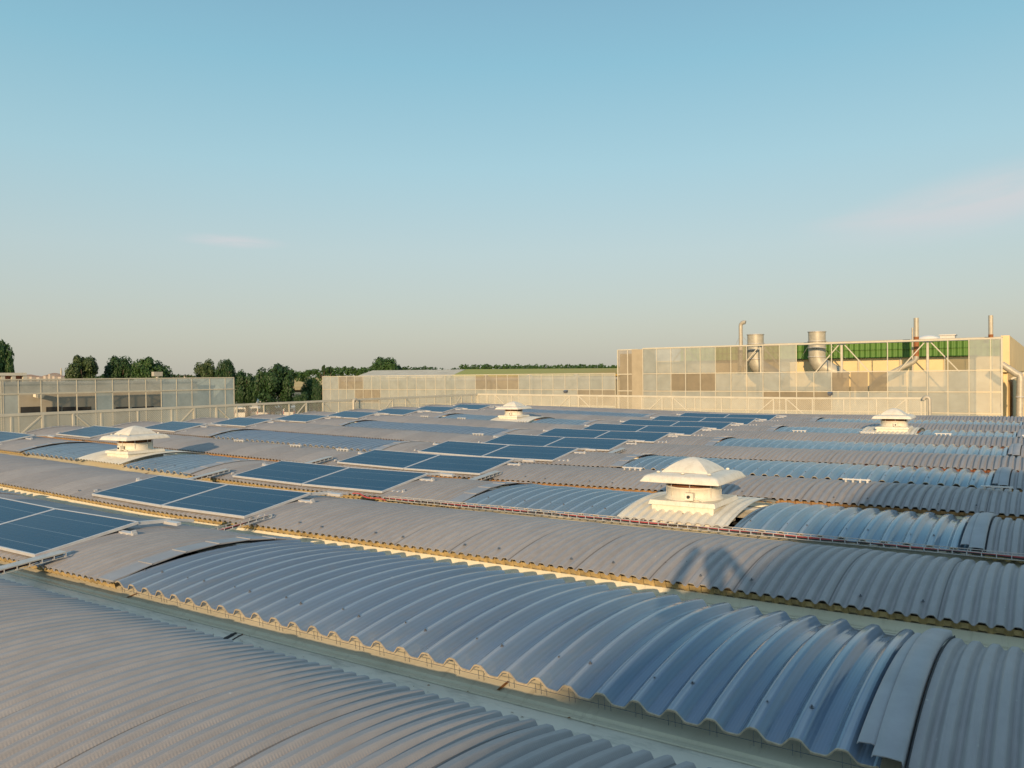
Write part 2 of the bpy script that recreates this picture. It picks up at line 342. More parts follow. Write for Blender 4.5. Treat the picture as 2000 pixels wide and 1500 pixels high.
# ------------------------------------------------------------ mesh builder
class MB:
    def __init__(s): s.v = []; s.f = []; s.sm = []
    def add(s, vs, fs, smooth=False):
        o = len(s.v); s.v += [tuple(map(float, p)) for p in vs]; s.f += [tuple(i+o for i in f) for f in fs]; s.sm += [smooth]*len(fs)
    def box(s, x0, x1, y0, y1, z0, z1):
        s.add([(x, y, z) for z in (z0, z1) for y in (y0, y1) for x in (x0, x1)],
              [(0, 2, 3, 1), (4, 5, 7, 6), (0, 1, 5, 4), (2, 6, 7, 3), (0, 4, 6, 2), (1, 3, 7, 5)])
    def hexa(s, b, t):          # bottom quad, top quad (both counter-clockwise from above)
        s.add(list(b)+list(t), [(3, 2, 1, 0), (4, 5, 6, 7), (0, 1, 5, 4), (1, 2, 6, 5), (2, 3, 7, 6), (3, 0, 4, 7)])
    def bar(s, a, b, w, h=None, up=(0, 0, 1)):
        h = h or w; a = Vector(a); b = Vector(b); d = (b-a).normalized(); up = Vector(up)
        if abs(d.dot(up)) > .95: up = Vector((1, 0, 0))
        x = d.cross(up).normalized(); y = x.cross(d).normalized()
        q = [(-w/2, -h/2), (w/2, -h/2), (w/2, h/2), (-w/2, h/2)]
        vs = [a+x*i+y*j for i, j in q]+[b+x*i+y*j for i, j in q]
        s.add(vs, [(0, 1, 2, 3), (7, 6, 5, 4), (4, 5, 1, 0), (5, 6, 2, 1), (6, 7, 3, 2), (7, 4, 0, 3)])
    def tube(s, pts, r, n=12, caps=True, smooth=True):
        pts = [Vector(p) for p in pts]; rs = r if isinstance(r, (list, tuple)) else [r]*len(pts)
        vs = []; ref = Vector((0, 0, 1)); px = None
        for i, p in enumerate(pts):
            d = (pts[min(i+1, len(pts)-1)]-pts[max(i-1, 0)]).normalized()
            if px is None:
                px = d.cross(ref if abs(d.z) < .9 else Vector((1, 0, 0))).normalized()
            else: px = (px-d*px.dot(d)).normalized()
            py = d.cross(px)
            for k in range(n):
                a = 2*math.pi*k/n; vs.append(p+(px*math.cos(a)+py*math.sin(a))*rs[i])
        fs = [(i*n+k, i*n+(k+1) % n, (i+1)*n+(k+1) % n, (i+1)*n+k) for i in range(len(pts)-1) for k in range(n)]
        s.add(vs, fs, smooth)
        if caps:
            s.add(vs[:n], [tuple(range(n))[::-1]]); s.add(vs[-n:], [tuple(range(n))])
    def lathe(s, prof, c=(0, 0, 0), n=24, smooth=True):
        vs = [(c[0]+r*math.cos(2*math.pi*k/n), c[1]+r*math.sin(2*math.pi*k/n), c[2]+z) for r, z in prof for k in range(n)]
        fs = [(i*n+k, i*n+(k+1) % n, (i+1)*n+(k+1) % n, (i+1)*n+k) for i in range(len(prof)-1) for k in range(n)]
        s.add(vs, fs, smooth)
    def grid(s, rows, smooth=False, flip=False):
        nr, nc = len(rows), len(rows[0])
        fs = []
        for i in range(nr-1):
            for j in range(nc-1):
                q = (i*nc+j, i*nc+j+1, (i+1)*nc+j+1, (i+1)*nc+j); fs.append(q[::-1] if flip else q)
        s.add([p for r in rows for p in r], fs, smooth)
    def mesh(s, name):
        me = bpy.data.meshes.new(name); me.from_pydata(s.v, [], s.f); me.validate(); me.update()
        if len(s.sm) == len(me.polygons): me.polygons.foreach_set('use_smooth', s.sm)
        return me
    def build(s, name, material, parent=None, **kw):
        return mkobj(name, s.mesh(name), material, parent, **kw)

def mkobj(name, me, material, parent=None, loc=None, label=None, bevel=0):
    if material and not me.materials: me.materials.append(material)
    o = bpy.data.objects.new(name, me); COL.objects.link(o)
    if parent: o.parent = parent
    if loc: o.location = loc
    if label: o['label'] = label
    if bevel:
        b = o.modifiers.new('bevel', 'BEVEL'); b.width = bevel; b.segments = 2; b.limit_method = 'ANGLE'
    return o
def tag(o, label=None, cat=None, group=None, kind=None):
    if label: o['label'] = label
    if cat: o['category'] = cat
    if group: o['group'] = group
    if kind: o['kind'] = kind
    return o
def empty(name, loc=(0, 0, 0), mat4=None):
    o = bpy.data.objects.new(name, None); COL.objects.link(o); o.empty_display_size = .2
    if mat4 is not None: o.matrix_world = mat4
    else: o.location = loc
    return o
def kids(o): return [c for c in bpy.data.objects if c.parent == o]
def copy_tree(o, parent=None, ks=None):
    c = o.copy(); COL.objects.link(c); c.parent = parent
    for ch in kids(o): copy_tree(ch, c)
    return c

MR3 = Matrix(MR.tolist())
def rloc(u, v, w): return Vector(CAM+S*(MR @ np.array([u, v, w])))
def rmat(u, v, w, extra=None):
    r = MR3.copy()
    if extra is not None: r = r @ extra
    m = r.to_4x4(); m.translation = rloc(u, v, w); return m
def hramp(u):                                   # the roof climbs towards its left end
    t = -6-u
    if t <= -.6: return 0.0
    if t < .6: return .027*(t+.6)**2/2.4
    return .027*t
def onY(x, y, Y): r = RT @ ray(x, y); p = r*Y/r[1]; return Vector((p[0], p[1], p[2]+CZ))
def onX(x, y, X): r = RT @ ray(x, y); p = r*X/r[0]; return Vector((p[0], p[1], p[2]+CZ))
def onD(x, y, D): r = RT @ ray(x, y); p = r*D; return Vector((p[0], p[1], p[2]+CZ))
def zpx(x, y, D): return onD(x, y, D).z

# ------------------------------------------------------------ the corrugated hall roof
PITCH = 1.468
VN0 = 2.27
SPAN = 1.19
def vn(i): return VN0+PITCH*i
def arch(t):                                    # near eave -> crest -> far eave, roof units
    y = SPAN*t; z = -1.040+.078*(1-(2*t-1)**2)
    dy, dz = SPAN, .078*(-4*(2*t-1)); l = math.hypot(dy, dz)
    return y, z, -dz/l, dy/l                    # position and outward normal
SKY_SHAPE = [(0, 1), (.13, 1), (.19, .90), (.36, .10), (.42, 0), (.68, 0), (.74, .10), (.92, .90), (.98, 1)]
def columns(u0, u1, pitch, depth, seam, soft=False):
    """profile points (u, lift) of a corrugated sheet seen end-on"""
    out = []; k0 = int(math.floor(u0/pitch)); k1 = int(math.ceil(u1/pitch))
    shape = [(.00, 1), (.17, 1), (.23, .86), (.40, .12), (.46, 0), (.56, 0), (.62, .12), (.79, .86), (.85, 1)] if soft else \
            [(.00, 1), (.19, 1), (.37, 0), (.60, 0), (.78, 1)]
    if pitch > .1: shape = SKY_SHAPE
    for k in range(k0, k1+1):
        for a, hgt in shape:
            u = (k+a)*pitch
            if u < u0-1e-6 or u > u1+1e-6: continue
            lift = hgt*depth
            if seam and (k % seam) == 0 and a < .5: lift += .005
            out.append((u, lift))
            if seam and (k % seam) == 0 and a == .37: out.append((u+.0008, lift-.0035))
    if out[0][0] > u0+1e-4: out.insert(0, (u0, out[0][1]))
    if out[-1][0] < u1-1e-4: out.append((u1, out[-1][1]))
    return out
def sheet(u0, u1, pitch, depth, narc, seam=0, base=0.0, thick=0.0, t0=0.0, t1=1.0, soft=False, wob=0.0, rim=False, sag=0.0):
    mb = MB(); cols = columns(u0, u1, pitch, depth, seam, soft)
    def P(u, lift, t):
        y, z, ny, nz = arch(t); l = (base+lift-sag*(1-(2*t-1)**2))/S
        jit = wob*math.sin(u*3.1+1.3*math.sin(u*1.7))*math.sin(math.pi*t)
        return (u*S, (y+ny*l)*S, (z+nz*l+hramp(u)+jit)*S)
    rows = [[P(u, l, t0+(t1-t0)*j/narc) for u, l in cols] for j in range(narc+1)]
    mb.grid(rows)
    if thick:
        low = [[P(u, l-thick, t0+(t1-t0)*j/narc) for u, l in cols] for j in range(narc+1)]
        mb.grid(low, flip=True)
        if not rim: mb.grid([rows[0], low[0]], flip=True)
        mb.grid([rows[-1], low[-1]])
    if rim:                                     # pale cut edge of the multiwall sheet
        e = [[P(u, l+.0008, t0-.0012) for u, l in cols], [P(u, l-thick+.002, t0-.0012) for u, l in cols]]
        e2 = [[P(u, l+.0008, t0+.003) for u, l in cols], [P(u, l-thick+.002, t0+.003) for u, l in cols]]
        r_ = MB(); r_.grid([e2[0], e[0], e[1], e2[1]]); RIMS[id(mb)] = r_
    return mb
RIMS = {}
def sky_mesh(u0, u1, n):
    mb = sheet(u0, u1, SP, SDp, n, 3, base=-.010, thick=.010, soft=True, wob=.004, rim=True, sag=.034)
    return mb.mesh('skylight'), RIMS[id(mb)].mesh('cut_edge')

OP, OD = .062, .029       # opaque sheet pitch (roof units) and depth (m)
SP, SDp = .122, .050      # rooflight pitch and depth
UL, URR = -14.62, 2.9

hall = empty('factory_hall', (0, 0, 0))
hall.matrix_world = Matrix.Translation(rloc(0, 0, -1.1)); 
tag(hall, 'low factory hall with rows of grey corrugated barrel vaults and blue rooflights under the viewer', 'factory')
bpy.context.view_layer.update()
hinv = hall.matrix_world.inverted()
def onhall(o, u=0, v=0, w=0):                   # put a part built in roof coordinates on the hall
    o.parent = hall; o.matrix_parent_inverse = hinv; o.matrix_basis = rmat(u, v, w); return o

me_full_near = sheet(UL, URR, OP, OD, 30, 7, soft=True, thick=.006, wob=.002).mesh('roof_vault')
me_full = sheet(UL, URR, OP, OD, 18, 7, thick=.006, wob=.002).mesh('roof_vault')
SKL = (-11.55, -7.85); SKR = (-4.05, -.39)
def opaque_parts(n, soft):
    return [sheet(u0, u1, OP, OD, n, 7, soft=soft, thick=.006, wob=.002).mesh('roof_vault')
            for u0, u1 in ((SKL[1]+.06, SKR[0]-.06), (UL, SKL[0]-.06), (SKR[1]+.05, URR))]
me_op_near = opaque_parts(28, True); me_op = opaque_parts(16, False)

def flashing(u0, u1):
    """faceted sheet-metal strip bent over the vault, joints every sixth of the arch"""
    mb = MB(); ts = [-.01, .17, .34, .52, .70, .86, 1.01] if u0 < -1 else [-.01]+[k/12 for k in range(1, 12)]+[1.01]
    for a, b in zip(ts[:-1], ts[1:]):
        def P(u, t, up):
            t2 = min(max(t, 0), 1); y, z, ny, nz = arch(t2); l = up/S
            return (u*S, (y+(t-t2)*SPAN+ny*l)*S, (z+nz*l+hramp(u))*S)
        upa, upb = OD+.016, OD+.019
        lo = [P(u0, a, upa-.012), P(u1, a, upa-.012), P(u1, b+.006, upb-.01), P(u0, b+.006, upb-.01)]
        hi = [P(u0, a, upa+.004), P(u1, a, upa+.004), P(u1, b+.012, upb-.006), P(u0, b+.012, upb-.006)]
        mb.hexa(lo, hi)
    return mb
me_flash = []
for (a, b) in ((SKL[0]-.11, SKL[0]+.015), (SKL[1]-.015, SKL[1]+.12), (SKR[0]-.12, SKR[0]+.012), (SKR[1]-.035, SKR[1]+.062)):
    me_flash.append(flashing(a, b).mesh('flashing'))
def plate(u0, u1, lift, t0=-.012, t1=1.01, thick=.004, skew=0.0):
    mb = MB(); n = 24
    def P(u, t, up):
        t2 = min(max(t, 0), 1); y, z, ny, nz = arch(t2); l = up/S
        return (u*S, (y+(t-t2)*SPAN+ny*l)*S, (z+nz*l+hramp(u))*S)
    T = [t0+(t1-t0)*k/n for k in range(n+1)]
    us = [(u0+skew*(1-k/n), u0+(u1-u0)*.5, u1) for k in range(n+1)]
    top = [[P(us[k][0], T[k], lift-.012), P(us[k][0]+.006, T[k], lift), P(us[k][1], T[k], lift+.004), P(us[k][2]-.004, T[k], lift), P(us[k][2], T[k], lift-.03)] for k in range(n+1)]
    bot = [[(p[0], p[1], p[2]-thick) for p in r_] for r_ in top]
    mb.grid(top, smooth=True); mb.grid(bot, smooth=True, flip=True); mb.grid([top[0], bot[0]], flip=True)
    return mb
me_flash[3] = plate(SKR[1]-.015, SKR[1]+.062, OD+.034).mesh('flashing')
me_flash.append(plate(SKR[1]-.040, SKR[1]-.008, OD+.026, .03, .80, skew=-.02).mesh('flashing'))
me_seal = plate(SKR[1]+.0625, SKR[1]+.074, OD+.006).mesh('sealing_strip')
me_endflash = flashing(UL-.03, UL+.06).mesh('flashing')
def fasteners(u0, u1, pitch, t):
    mb = MB(); k = math.ceil(u0/pitch)
    while k*pitch < u1-.03:
        u = (k+.09)*pitch; tt = t+.012*math.sin(k*2.3)
        for t2 in (tt,):
            y, z, ny, nz = arch(t2)
            hh_ = (SDp-.010-.034*(1-(2*t2-1)**2) if pitch > .1 and pitch < .2 else OD)/S; c = Vector((u*S, (y+ny*hh_)*S, (z+nz*hh_+hramp(u))*S)); nn = Vector((0, ny, nz))
            mb.tube([c-nn*.002, c+nn*.004], .011, 8); mb.tube([c+nn*.004, c+nn*.014], .005, 6)
        k += 2 if k % 3 else 1
    return mb
me_skl = sky_mesh(*SKL, 18); me_skr = sky_mesh(*SKR, 40); me_skr_lo = sky_mesh(*SKR, 20)
VENTL = (-10.1, -9.1); VENTR = (-2.62, -1.80)
me_v = {'LL': sky_mesh(SKL[0], VENTL[0]-.01, 18), 'LR': sky_mesh(VENTL[1]+.01, SKL[1], 18), 'RL': sky_mesh(SKR[0], VENTR[0]-.01, 24), 'RR': sky_mesh(VENTR[1]+.01, SKR[1], 24)}
me_fl = fasteners(*SKL, SP, .13).mesh('fasteners'); me_fr = fasteners(*SKR, SP, .13).mesh('fasteners')
me_fo = fasteners(SKL[1]+.2, URR, OP*4, .08).mesh('fasteners')

def closure(u0, u1, pitch):
    """yellow-brown filler under the eave: a second corrugated edge below the first, with an open toothed foot"""
    mb = MB(); cols = columns(u0, u1, pitch, 1.0, 0)
    y0 = .030
    rows = []
    for (yy, zz, amp) in ((y0-.005, -1.041, .010), (y0, -1.052, .013), (y0+.006, -1.066, .016)):
        rows.append([(u*S, (yy-(l-.5)*amp)*S, (zz-(1-l)*.012*(1 if zz < -1.055 else 0)+hramp(u))*S) for u, l in cols])
    mb.grid(rows, flip=True)
    return mb
me_clo = closure(UL, URR, OP).mesh('eaves_filler')
me_clo_s = [closure(a, b, OP).mesh('eaves_filler') for a, b in ((SKL[1], SKR[0]-.05), (UL, SKL[0]), (SKR[1]+.06, URR))]
def bird_mesh(u0, u1):
    mb = MB(); n = int((u1-u0)/.022)
    for k in range(n):
        u = u0+.022*k; ph = (u/SP) % 1.0
        if .27 < ph < .86: continue
        mb.bar((u*S, .024*S, -1.078*S), (u*S, .020*S, (-1.032-.012*(ph > .17 and ph < .95))*S), .0022, .0022)
    for w in (-1.064,): mb.bar((u0*S, .024*S, w*S), (u1*S, .024*S, w*S), .0022, .0022)
    return mb
me_bird = bird_mesh(*SKR).mesh('wire_guard')

def profile_strip(pts, u0=UL-.1, u1=URR, seg=.35):
    """extrude a (v, w) polyline along the row"""
    n = int((u1-u0)/seg)+1
    us = [u0+(u1-u0)*k/n for k in range(n+1)]
    mb = MB(); mb.grid([[(u*S, v*S, (w+hramp(u))*S) for u in us] for v, w in pts], flip=True)
    return mb
me_ledge = profile_strip([(.50, -1.30), (.30, -1.10), (.15, -1.066), (.040, -1.077), (.022, -1.102), (.016, -1.115)][::-1]).mesh('kerb')
me_ledge_low = profile_strip([(.50, -1.30), (.30, -1.10), (.17, -1.060), (.075, -1.092), (.022, -1.104), (.016, -1.115)][::-1]).mesh('kerb')
me_gut = profile_strip([(-.52, -1.12), (-.34, -1.085), (-.29, -1.12), (-.265, -1.165), (-.16, -1.16), (-.03, -1.128), (.016, -1.120), (.05, -1.125)]).mesh('gutter')
me_seam = profile_strip([(-.005, -1.1215), (-.003, -1.1165), (.014, -1.1135), (.016, -1.1165)], seg=.5).mesh('lining_edge')
# rust and dirt runs where the kerb units meet
def kerb_joints(seed):
    r = random.Random(seed); mb = MB(); u = UL+1.0+r.random()
    while u < URR:
        w = .006+.008*r.random(); hz = hramp(u)
        mb.add([((u-w)*S, .020*S, (-1.0985+hz)*S), ((u+w)*S, .020*S, (-1.0985+hz)*S), ((u+w*1.1)*S, .15*S, (-1.0785+hz)*S), ((u-w*.8)*S, .15*S, (-1.0785+hz)*S)], [(0, 1, 2, 3)])
        u += 2.35
    return mb
me_joint = kerb_joints(3).mesh('joint_stain')
def patches():
    r = random.Random(5); mb = MB(); prof = [(-.29, -1.12), (-.265, -1.165), (-.16, -1.16), (-.03, -1.128), (.012, -1.1205)]
    for u0_ in (-13.4, -10.9, -8.1, -5.75, -3.06, -.35, 1.9):
        for du, wd in ((0, .013), (.045, .006)):
            rows = []
            for k in range(len(prof)-1):
                for q in range(5):
                    f = q/5; v_ = prof[k][0]*(1-f)+prof[k+1][0]*f; w_ = prof[k][1]*(1-f)+prof[k+1][1]*f
                    ww = wd*(.6+.7*r.random()); c = u0_+du+.006*r.random()
                    rows.append([((c+x*ww)*S, v_*S, (w_+hramp(c)+.0016)*S) for x in (-1, 0, 1)])
            mb.grid(rows)
    return mb
me_patch = patches().mesh('sealed_joint')
me_in = profile_strip([(.12, -1.30), (1.1, -1.30)], SKL[0]-.2, URR).mesh('added_dark_sheet')  # dark sheet added to stand for the unlit hall below the rooflights

for i in range(-1, 12):
    near = i <= 1
    skyrow = (i % 2 == 0)
    v = vn(i)
    segs = (me_op_near if near else me_op) if skyrow else [me_full_near if near else me_full]
    segs = [onhall(mkobj('roof_vault', q, M['sheet']), 0, v, 0) for q in segs]
    vault = segs[0]
    def sub(name, me, mt):
        o = mkobj(name, me, mt); o.parent = vault; return o
    if skyrow:
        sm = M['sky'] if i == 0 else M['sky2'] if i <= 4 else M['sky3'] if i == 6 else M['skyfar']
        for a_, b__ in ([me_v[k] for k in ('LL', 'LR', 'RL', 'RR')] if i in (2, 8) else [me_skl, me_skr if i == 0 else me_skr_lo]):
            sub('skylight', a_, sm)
            if i <= 4: sub('cut_edge', b__, M['skyedge'])
        for f in me_flash: sub('flashing', f, M['flash'])
        sub('sealing_strip', me_seal, M['darkgap'])
        if i <= 4: sub('fasteners', me_fr, M['screw']); sub('fasteners', me_fl, M['screw'])
    elif i <= 3: sub('fasteners', me_fo, M['screw'])
    sub('flashing', me_endflash, M['flash'])
    fm = M['foam'] if i < 3 else M['foam2'] if i < 5 else M['foam3']
    if skyrow:
        for seg, q in zip(segs, me_clo_s): o = mkobj('eaves_filler', q.copy() if i > 2 else q, fm); o.parent = seg; o.data.materials[0] = fm
        if i == 0: sub('wire_guard', me_bird, M['screw'])
    else: o = sub('eaves_filler', me_clo.copy(), fm)
    sub('kerb', me_ledge_low if skyrow else me_ledge, M['cream'])
    if i < 4: sub('joint_stain', me_joint, M['rust'])
    sub('dim_hall_stand_in', me_in, M['darkin'])
    g = onhall(mkobj('gutter', me_gut, M['membrane']), 0, v, 0)
    if i < 2: o = mkobj('lining_edge', me_seam, M['cream']); o.parent = g
    if i < 3: o = mkobj('sealed_joint', me_patch, M['black']); o.parent = g
# edge slab under the last row, walkway below the viewer, walls of the hall
b = MB(); b.box(-16*S, URR*S, -2.5*S, (VN0-PITCH-.34)*S, -1.30*S, -1.12*S)
onhall(b.build('walkway', M['membrane']))
g = onhall(mkobj('gutter', me_gut, M['membrane']), 0, vn(12), 0)
b = MB()
zb = -(CZ)/S-.3
vE = vn(11)+SPAN+.12
b.box(-14.74*S, (URR)*S, (vE)*S, (vE+.12)*S, zb*S, -1.14*S)
b.box(-14.86*S, -14.74*S, -2.5*S, (vE+.12)*S, zb*S, -1.14*S)
b.box(URR*S, (URR+.12)*S, -2.5*S, (vE+.12)*S, zb*S, -.95*S)
b.box(-14.86*S, URR*S, -2.62*S, -2.5*S, zb*S, -1.14*S)
onhall(b.build('wall', M['wallshade']))
b = MB(); b.box(-14.7*S, URR*S, -2.4*S, vE*S, -1.60*S, -1.50*S); onhall(b.build('shade_slab', M['darkin']))
# raised edge at the left gable following the climb of the roof
b = MB()
b.hexa([(-14.86*S, -2.5*S, -1.14*S), (-14.66*S, -2.5*S, -1.14*S), (-14.66*S, vE*S, -1.14*S), (-14.86*S, vE*S, -1.14*S)],
       [(-14.86*S, -2.5*S, -.86*S), (-14.66*S, -2.5*S, -.86*S), (-14.66*S, vE*S, -.86*S), (-14.86*S, vE*S, -.86*S)])
onhall(b.build('parapet', M['cream']))

# leaves and grit washed into the gutters
b = MB(); r_ = random.Random(21)
for i in (0, 1, 2):
    for k in range(150):
        u = r_.uniform(-9, 1.5); c0 = round((u+3.06)/2.7)*2.7-3.06
        if r_.random() < .6: u = c0+r_.gauss(0, .22)
        v = r_.choice((-.05, -.03, .0, .005, -.12))+r_.uniform(-.02, .01); w = -1.1235+(.0025 if v > -.04 else -.012 if v > -.09 else -.034)
        a = r_.uniform(0, 6.28); l = r_.uniform(.004, .014)/S
        ca, sa = math.cos(a)*l, math.sin(a)*l*.5; hz = hramp(u)
        q = [(u-ca, v-sa), (u+sa, v-ca*.4), (u+ca, v+sa), (u-sa, v+ca*.4)]
        b.add([(p[0]*S, (p[1]+vn(i))*S, (w+hz+.0012*j+.0025)*S) for j, p in enumerate(q)], [(0, 1, 2, 3)])
o = b.build('leaf_litter', M['rust']); o.matrix_world = rmat(0, 0, 0); tag(o, 'brown leaf litter scattered in the nearest gutters', 'litter', kind='stuff')

# ------------------------------------------------------------ roof ventilators
def make_vent():
    r = empty('roof_ventilator')
    b = MB(); q = .383
    b.hexa([(-q+.02, -q+.02, -.16), (q-.02, -q+.02, -.16), (q-.02, q-.02, -.16), (-q+.02, q-.02, -.16)],
           [(-q+.02, -q+.02, .085), (q-.02, -q+.02, .085), (q-.02, q-.02, .085), (-q+.02, q-.02, .085)])
    b.build('kerb', M['white'], r, bevel=.006)
    b = MB()
    b.hexa([(-q-.012, -q-.012, .082), (q+.012, -q-.012, .082), (q+.012, q+.012, .082), (-q-.012, q+.012, .082)],
           [(-q+.004, -q+.004, .135), (q-.004, -q+.004, .135), (q-.004, q-.004, .135), (-q+.004, q-.004, .135)])
    b.build('flange', M['white'], r, bevel=.008)
    b = MB(); b.lathe([(.335, .133), (.322, .150), (.310, .162), (.305, .19), (.305, .262), (.312, .264), (.312, .276), (.300, .278), (.0, .278)], n=40)
    d = b.build('drum', M['white'], r)
    b = MB()
    for k in range(8):
        a = 2*math.pi*(k+.3)/8; c, s_ = math.cos(a), math.sin(a)
        b.bar((.309*c, .309*s_, .165), (.309*c, .309*s_, .36), .010, .006)
    b.build('strap', M['galv'], d)
    b = MB(); b.lathe([(.285, .276), (.285, .355), (.0, .355)], n=32); b.build('guard', M['darkred'], r)
    b = MB()
    for zz in (.290, .306, .322): b.lathe([(.297, zz), (.300, zz+.003), (.297, zz+.006), (.294, zz+.003), (.297, zz)], n=32)
    b.build('guard_ring', M['rust'], r)
    # brim: rounded-square tray turned down at its edge
    a = .452
    def ring(half, z, rc, n=6):
        pts = []
        for sx_, sy_, a0 in ((1, 1, 0), (-1, 1, 90), (-1, -1, 180), (1, -1, 270)):
            for k in range(n+1):
                t = rad(a0+90*k/n); pts.append((sx_*(half-rc)+rc*math.cos(t), sy_*(half-rc)+rc*math.sin(t), z))
        return pts+[pts[0]]
    b = MB()
    prof = [(a-.02, .345, .02), (a+.012, .343, .02), (a+.014, .347, .02), (a-.006, .376, .025), (a-.022, .402, .03), (a-.048, .418, .035), (a-.085, .427, .04), (.27, .441, .03), (.262, .443, .02)]
    b.grid([ring(h_, z_, rc) for h_, z_, rc in prof], smooth=True)
    b.grid([ring(a-.03, .352, .03), ring(a-.06, .40, .03), ring(.05, .42, .02)], smooth=False)
    b.build('brim', M['white'], r)
    # domed cap: four curved facets
    b = MB(); hs = [.272, .262, .240, .208, .170, .128, .084, .040, .002]
    prof = [(h_, .440+.008*(h_ < .27)+.148*(1-(h_/.272)**1.75)) for h_ in hs]
    for q_ in range(4):                         # four curved facets meeting at creases
        ca, sa = math.cos(q_*math.pi/2), math.sin(q_*math.pi/2); rows = []
        for h_, z_ in prof: rows.append([(ca*x_*h_-sa*(-h_), sa*x_*h_+ca*(-h_), z_+.004*(1-x_*x_)) for x_ in (-1, -.6, -.2, .2, .6, 1)])
        b.grid(rows, smooth=True)
    cap = b.build('cap', M['white'], r)
    b = MB()
    for x_, y_ in ((.30, -.30), (-.30, -.30), (.30, .30), (-.30, .30), (0, -.32)):
        b.lathe([(.022, .438), (.020, .452), (.010, .457), (0, .457)], (x_, y_, 0), 10)
    b.build('cap_bolt', M['white'], r)
    b = MB(); b.box(.04, .14, -.385, -.312, .15, .235)
    sb = b.build('switch_box', M['white'], r, bevel=.005)
    b = MB(); b.tube([(.09, -.386, .193), (.09, -.402, .193)], .018, 10); b.build('knob', M['black'], sb)
    b = MB(); b.tube([(.14, -.35, .17), (.18, -.34, .165), (.22, -.30, .14)], .008, 6); b.build('cable', M['white'], sb)
    return r
def vent_base(u0, u1):
    return sheet(u0, u1, SP*.55, .026, 18, 0, base=.03, thick=.006, soft=True)
vent0 = make_vent(); VK = 'white mushroom-cap ventilators'
spots = [(2, -2.2, VENTR, 'large white roof ventilator with square brim, nearest one, between two blue rooflights on the right'),
         (2, -9.5, VENTL, 'white roof ventilator at the left, one corner of its square brim towards the viewer'),
         (8, -9.73, VENTL, 'small distant white roof ventilator near the far fence, left of the paired solar panels'),
         (8, -2.17, VENTR, 'white roof ventilator far right in front of the tall perforated screen')]
vents = [vent0 if k == 0 else copy_tree(vent0) for k in range(4)]
for o, (i, uc, (a, b_), lab) in zip(vents, spots):
    mw = rmat(uc, vn(i)+.41, -.985+hramp(uc)); o.matrix_world = mw
    tag(o, lab, 'ventilator', VK)
    bs = mkobj('base_sheet', vent_base(a, b_).mesh('base_sheet'), M['whitesheet']); bs.parent = o
    bs.matrix_parent_inverse = mw.inverted(); bs.matrix_basis = rmat(0, vn(i), 0)

# ------------------------------------------------------------ solar panels
PLu, PWm = 1.052, 1.02
tilt = math.atan2(.095, .652)
def make_panel():
    r = empty('solar_panel'); Lx, Ly, T = PLu*S, PWm, .030
    b = MB(); fw = .017
    for x0, x1, y0, y1 in ((0, Lx, 0, fw), (0, Lx, Ly-fw, Ly), (0, fw, fw, Ly-fw), (Lx-fw, Lx, fw, Ly-fw)): b.box(x0, x1, y0, y1, -T, 0)
    b.build('frame', M['alu'], r, bevel=.002)
    b = MB(); b.box(fw, Lx-fw, fw, Ly-fw, -.014, -.004); b.build('glass', M['cells'], r)
    return r
def bracket(r, x, sgn):
    """rail end with a three-footed clamp on the corrugated sheet, one per side height"""
    for y0, dz in ((.16, -.075), (.80, -.150)):
        b = MB(); b.box(min(x, x+sgn*.26), max(x, x+sgn*.26), y0, y0+.045, -.060, -.036)
        b.box(x+sgn*.235-.01, x+sgn*.235+.01, y0, y0+.045, -.036, -.012)
        rl = b.build('mounting_rail', M['alu'], r)
        b = MB()
        for k in range(3):
            xx = x+sgn*(.06+.075*k); b.hexa([(xx-.018, y0-.05, dz), (xx+.018, y0-.05, dz), (xx+.018, y0+.02, dz), (xx-.018, y0+.02, dz)],
                                           [(xx-.010, y0, -.060), (xx+.010, y0, -.060), (xx+.010, y0+.03, -.060), (xx-.010, y0+.03, -.060)])
        b.build('clamp', M['galv'], rl)
def crest_rail(r, x, sgn, n):
    """flat bar carrying on over the crest and down behind the panel"""
    b = MB(); y = PWm; z = -.02
    b.bar((x, y, z-.005), (x, y+.36, z-.085), .04, .035)
    b.bar((x, y+.37, z-.088), (x, y+.62, z-.170), .04, .03)
    c = b.build('crest_rail', M['alu'], r)
    b = MB(); b.box(x-.03, x+.24, y+.28, y+.33, z-.10, z-.07); b.build('rail_foot', M['alu'], c)
pan = make_panel(); panR = copy_tree(pan); bracket(panR, PLu*S, 1); crest_rail(panR, PLu*S-.03, 1, 0)
panL = copy_tree(pan); bracket(panL, 0, -1)
panB = copy_tree(panR); bracket(panB, 0, -1)
ordn = ['nearest', 'second', 'third', 'fourth', 'fifth', 'sixth', 'seventh', 'eighth', 'ninth', 'tenth', 'farthest']
def place_panel(o, i, u0):
    w0 = -.985+hramp(u0); w1 = -.985+hramp(u0+PLu)
    ex = Vector((PLu, 0, w1-w0)).normalized(); ey = Vector((0, math.cos(tilt), math.sin(tilt)))
    ez = ex.cross(ey).normalized(); ey = ez.cross(ex)
    R3 = Matrix((ex, ey, ez)).transposed()
    o.matrix_world = rmat(u0, 2.298+PITCH*i, w0, R3)
first = {}
def use(proto, key):
    if key not in first: first[key] = 1; return proto
    return copy_tree(proto)
for i in range(11):
    for s_, (proto, u0, side) in enumerate(((panL, -7.075, 'left'), (panR, -6.015, 'right'))):
        o = use(proto, s_); o.name = 'solar_panel' if i == 0 and s_ == 0 else o.name
        place_panel(o, i, u0)
        tag(o, '%s-hand solar panel of the %s pair in the main diagonal array' % (side, ordn[i]), 'solar panel', 'paired solar panels of the main array')
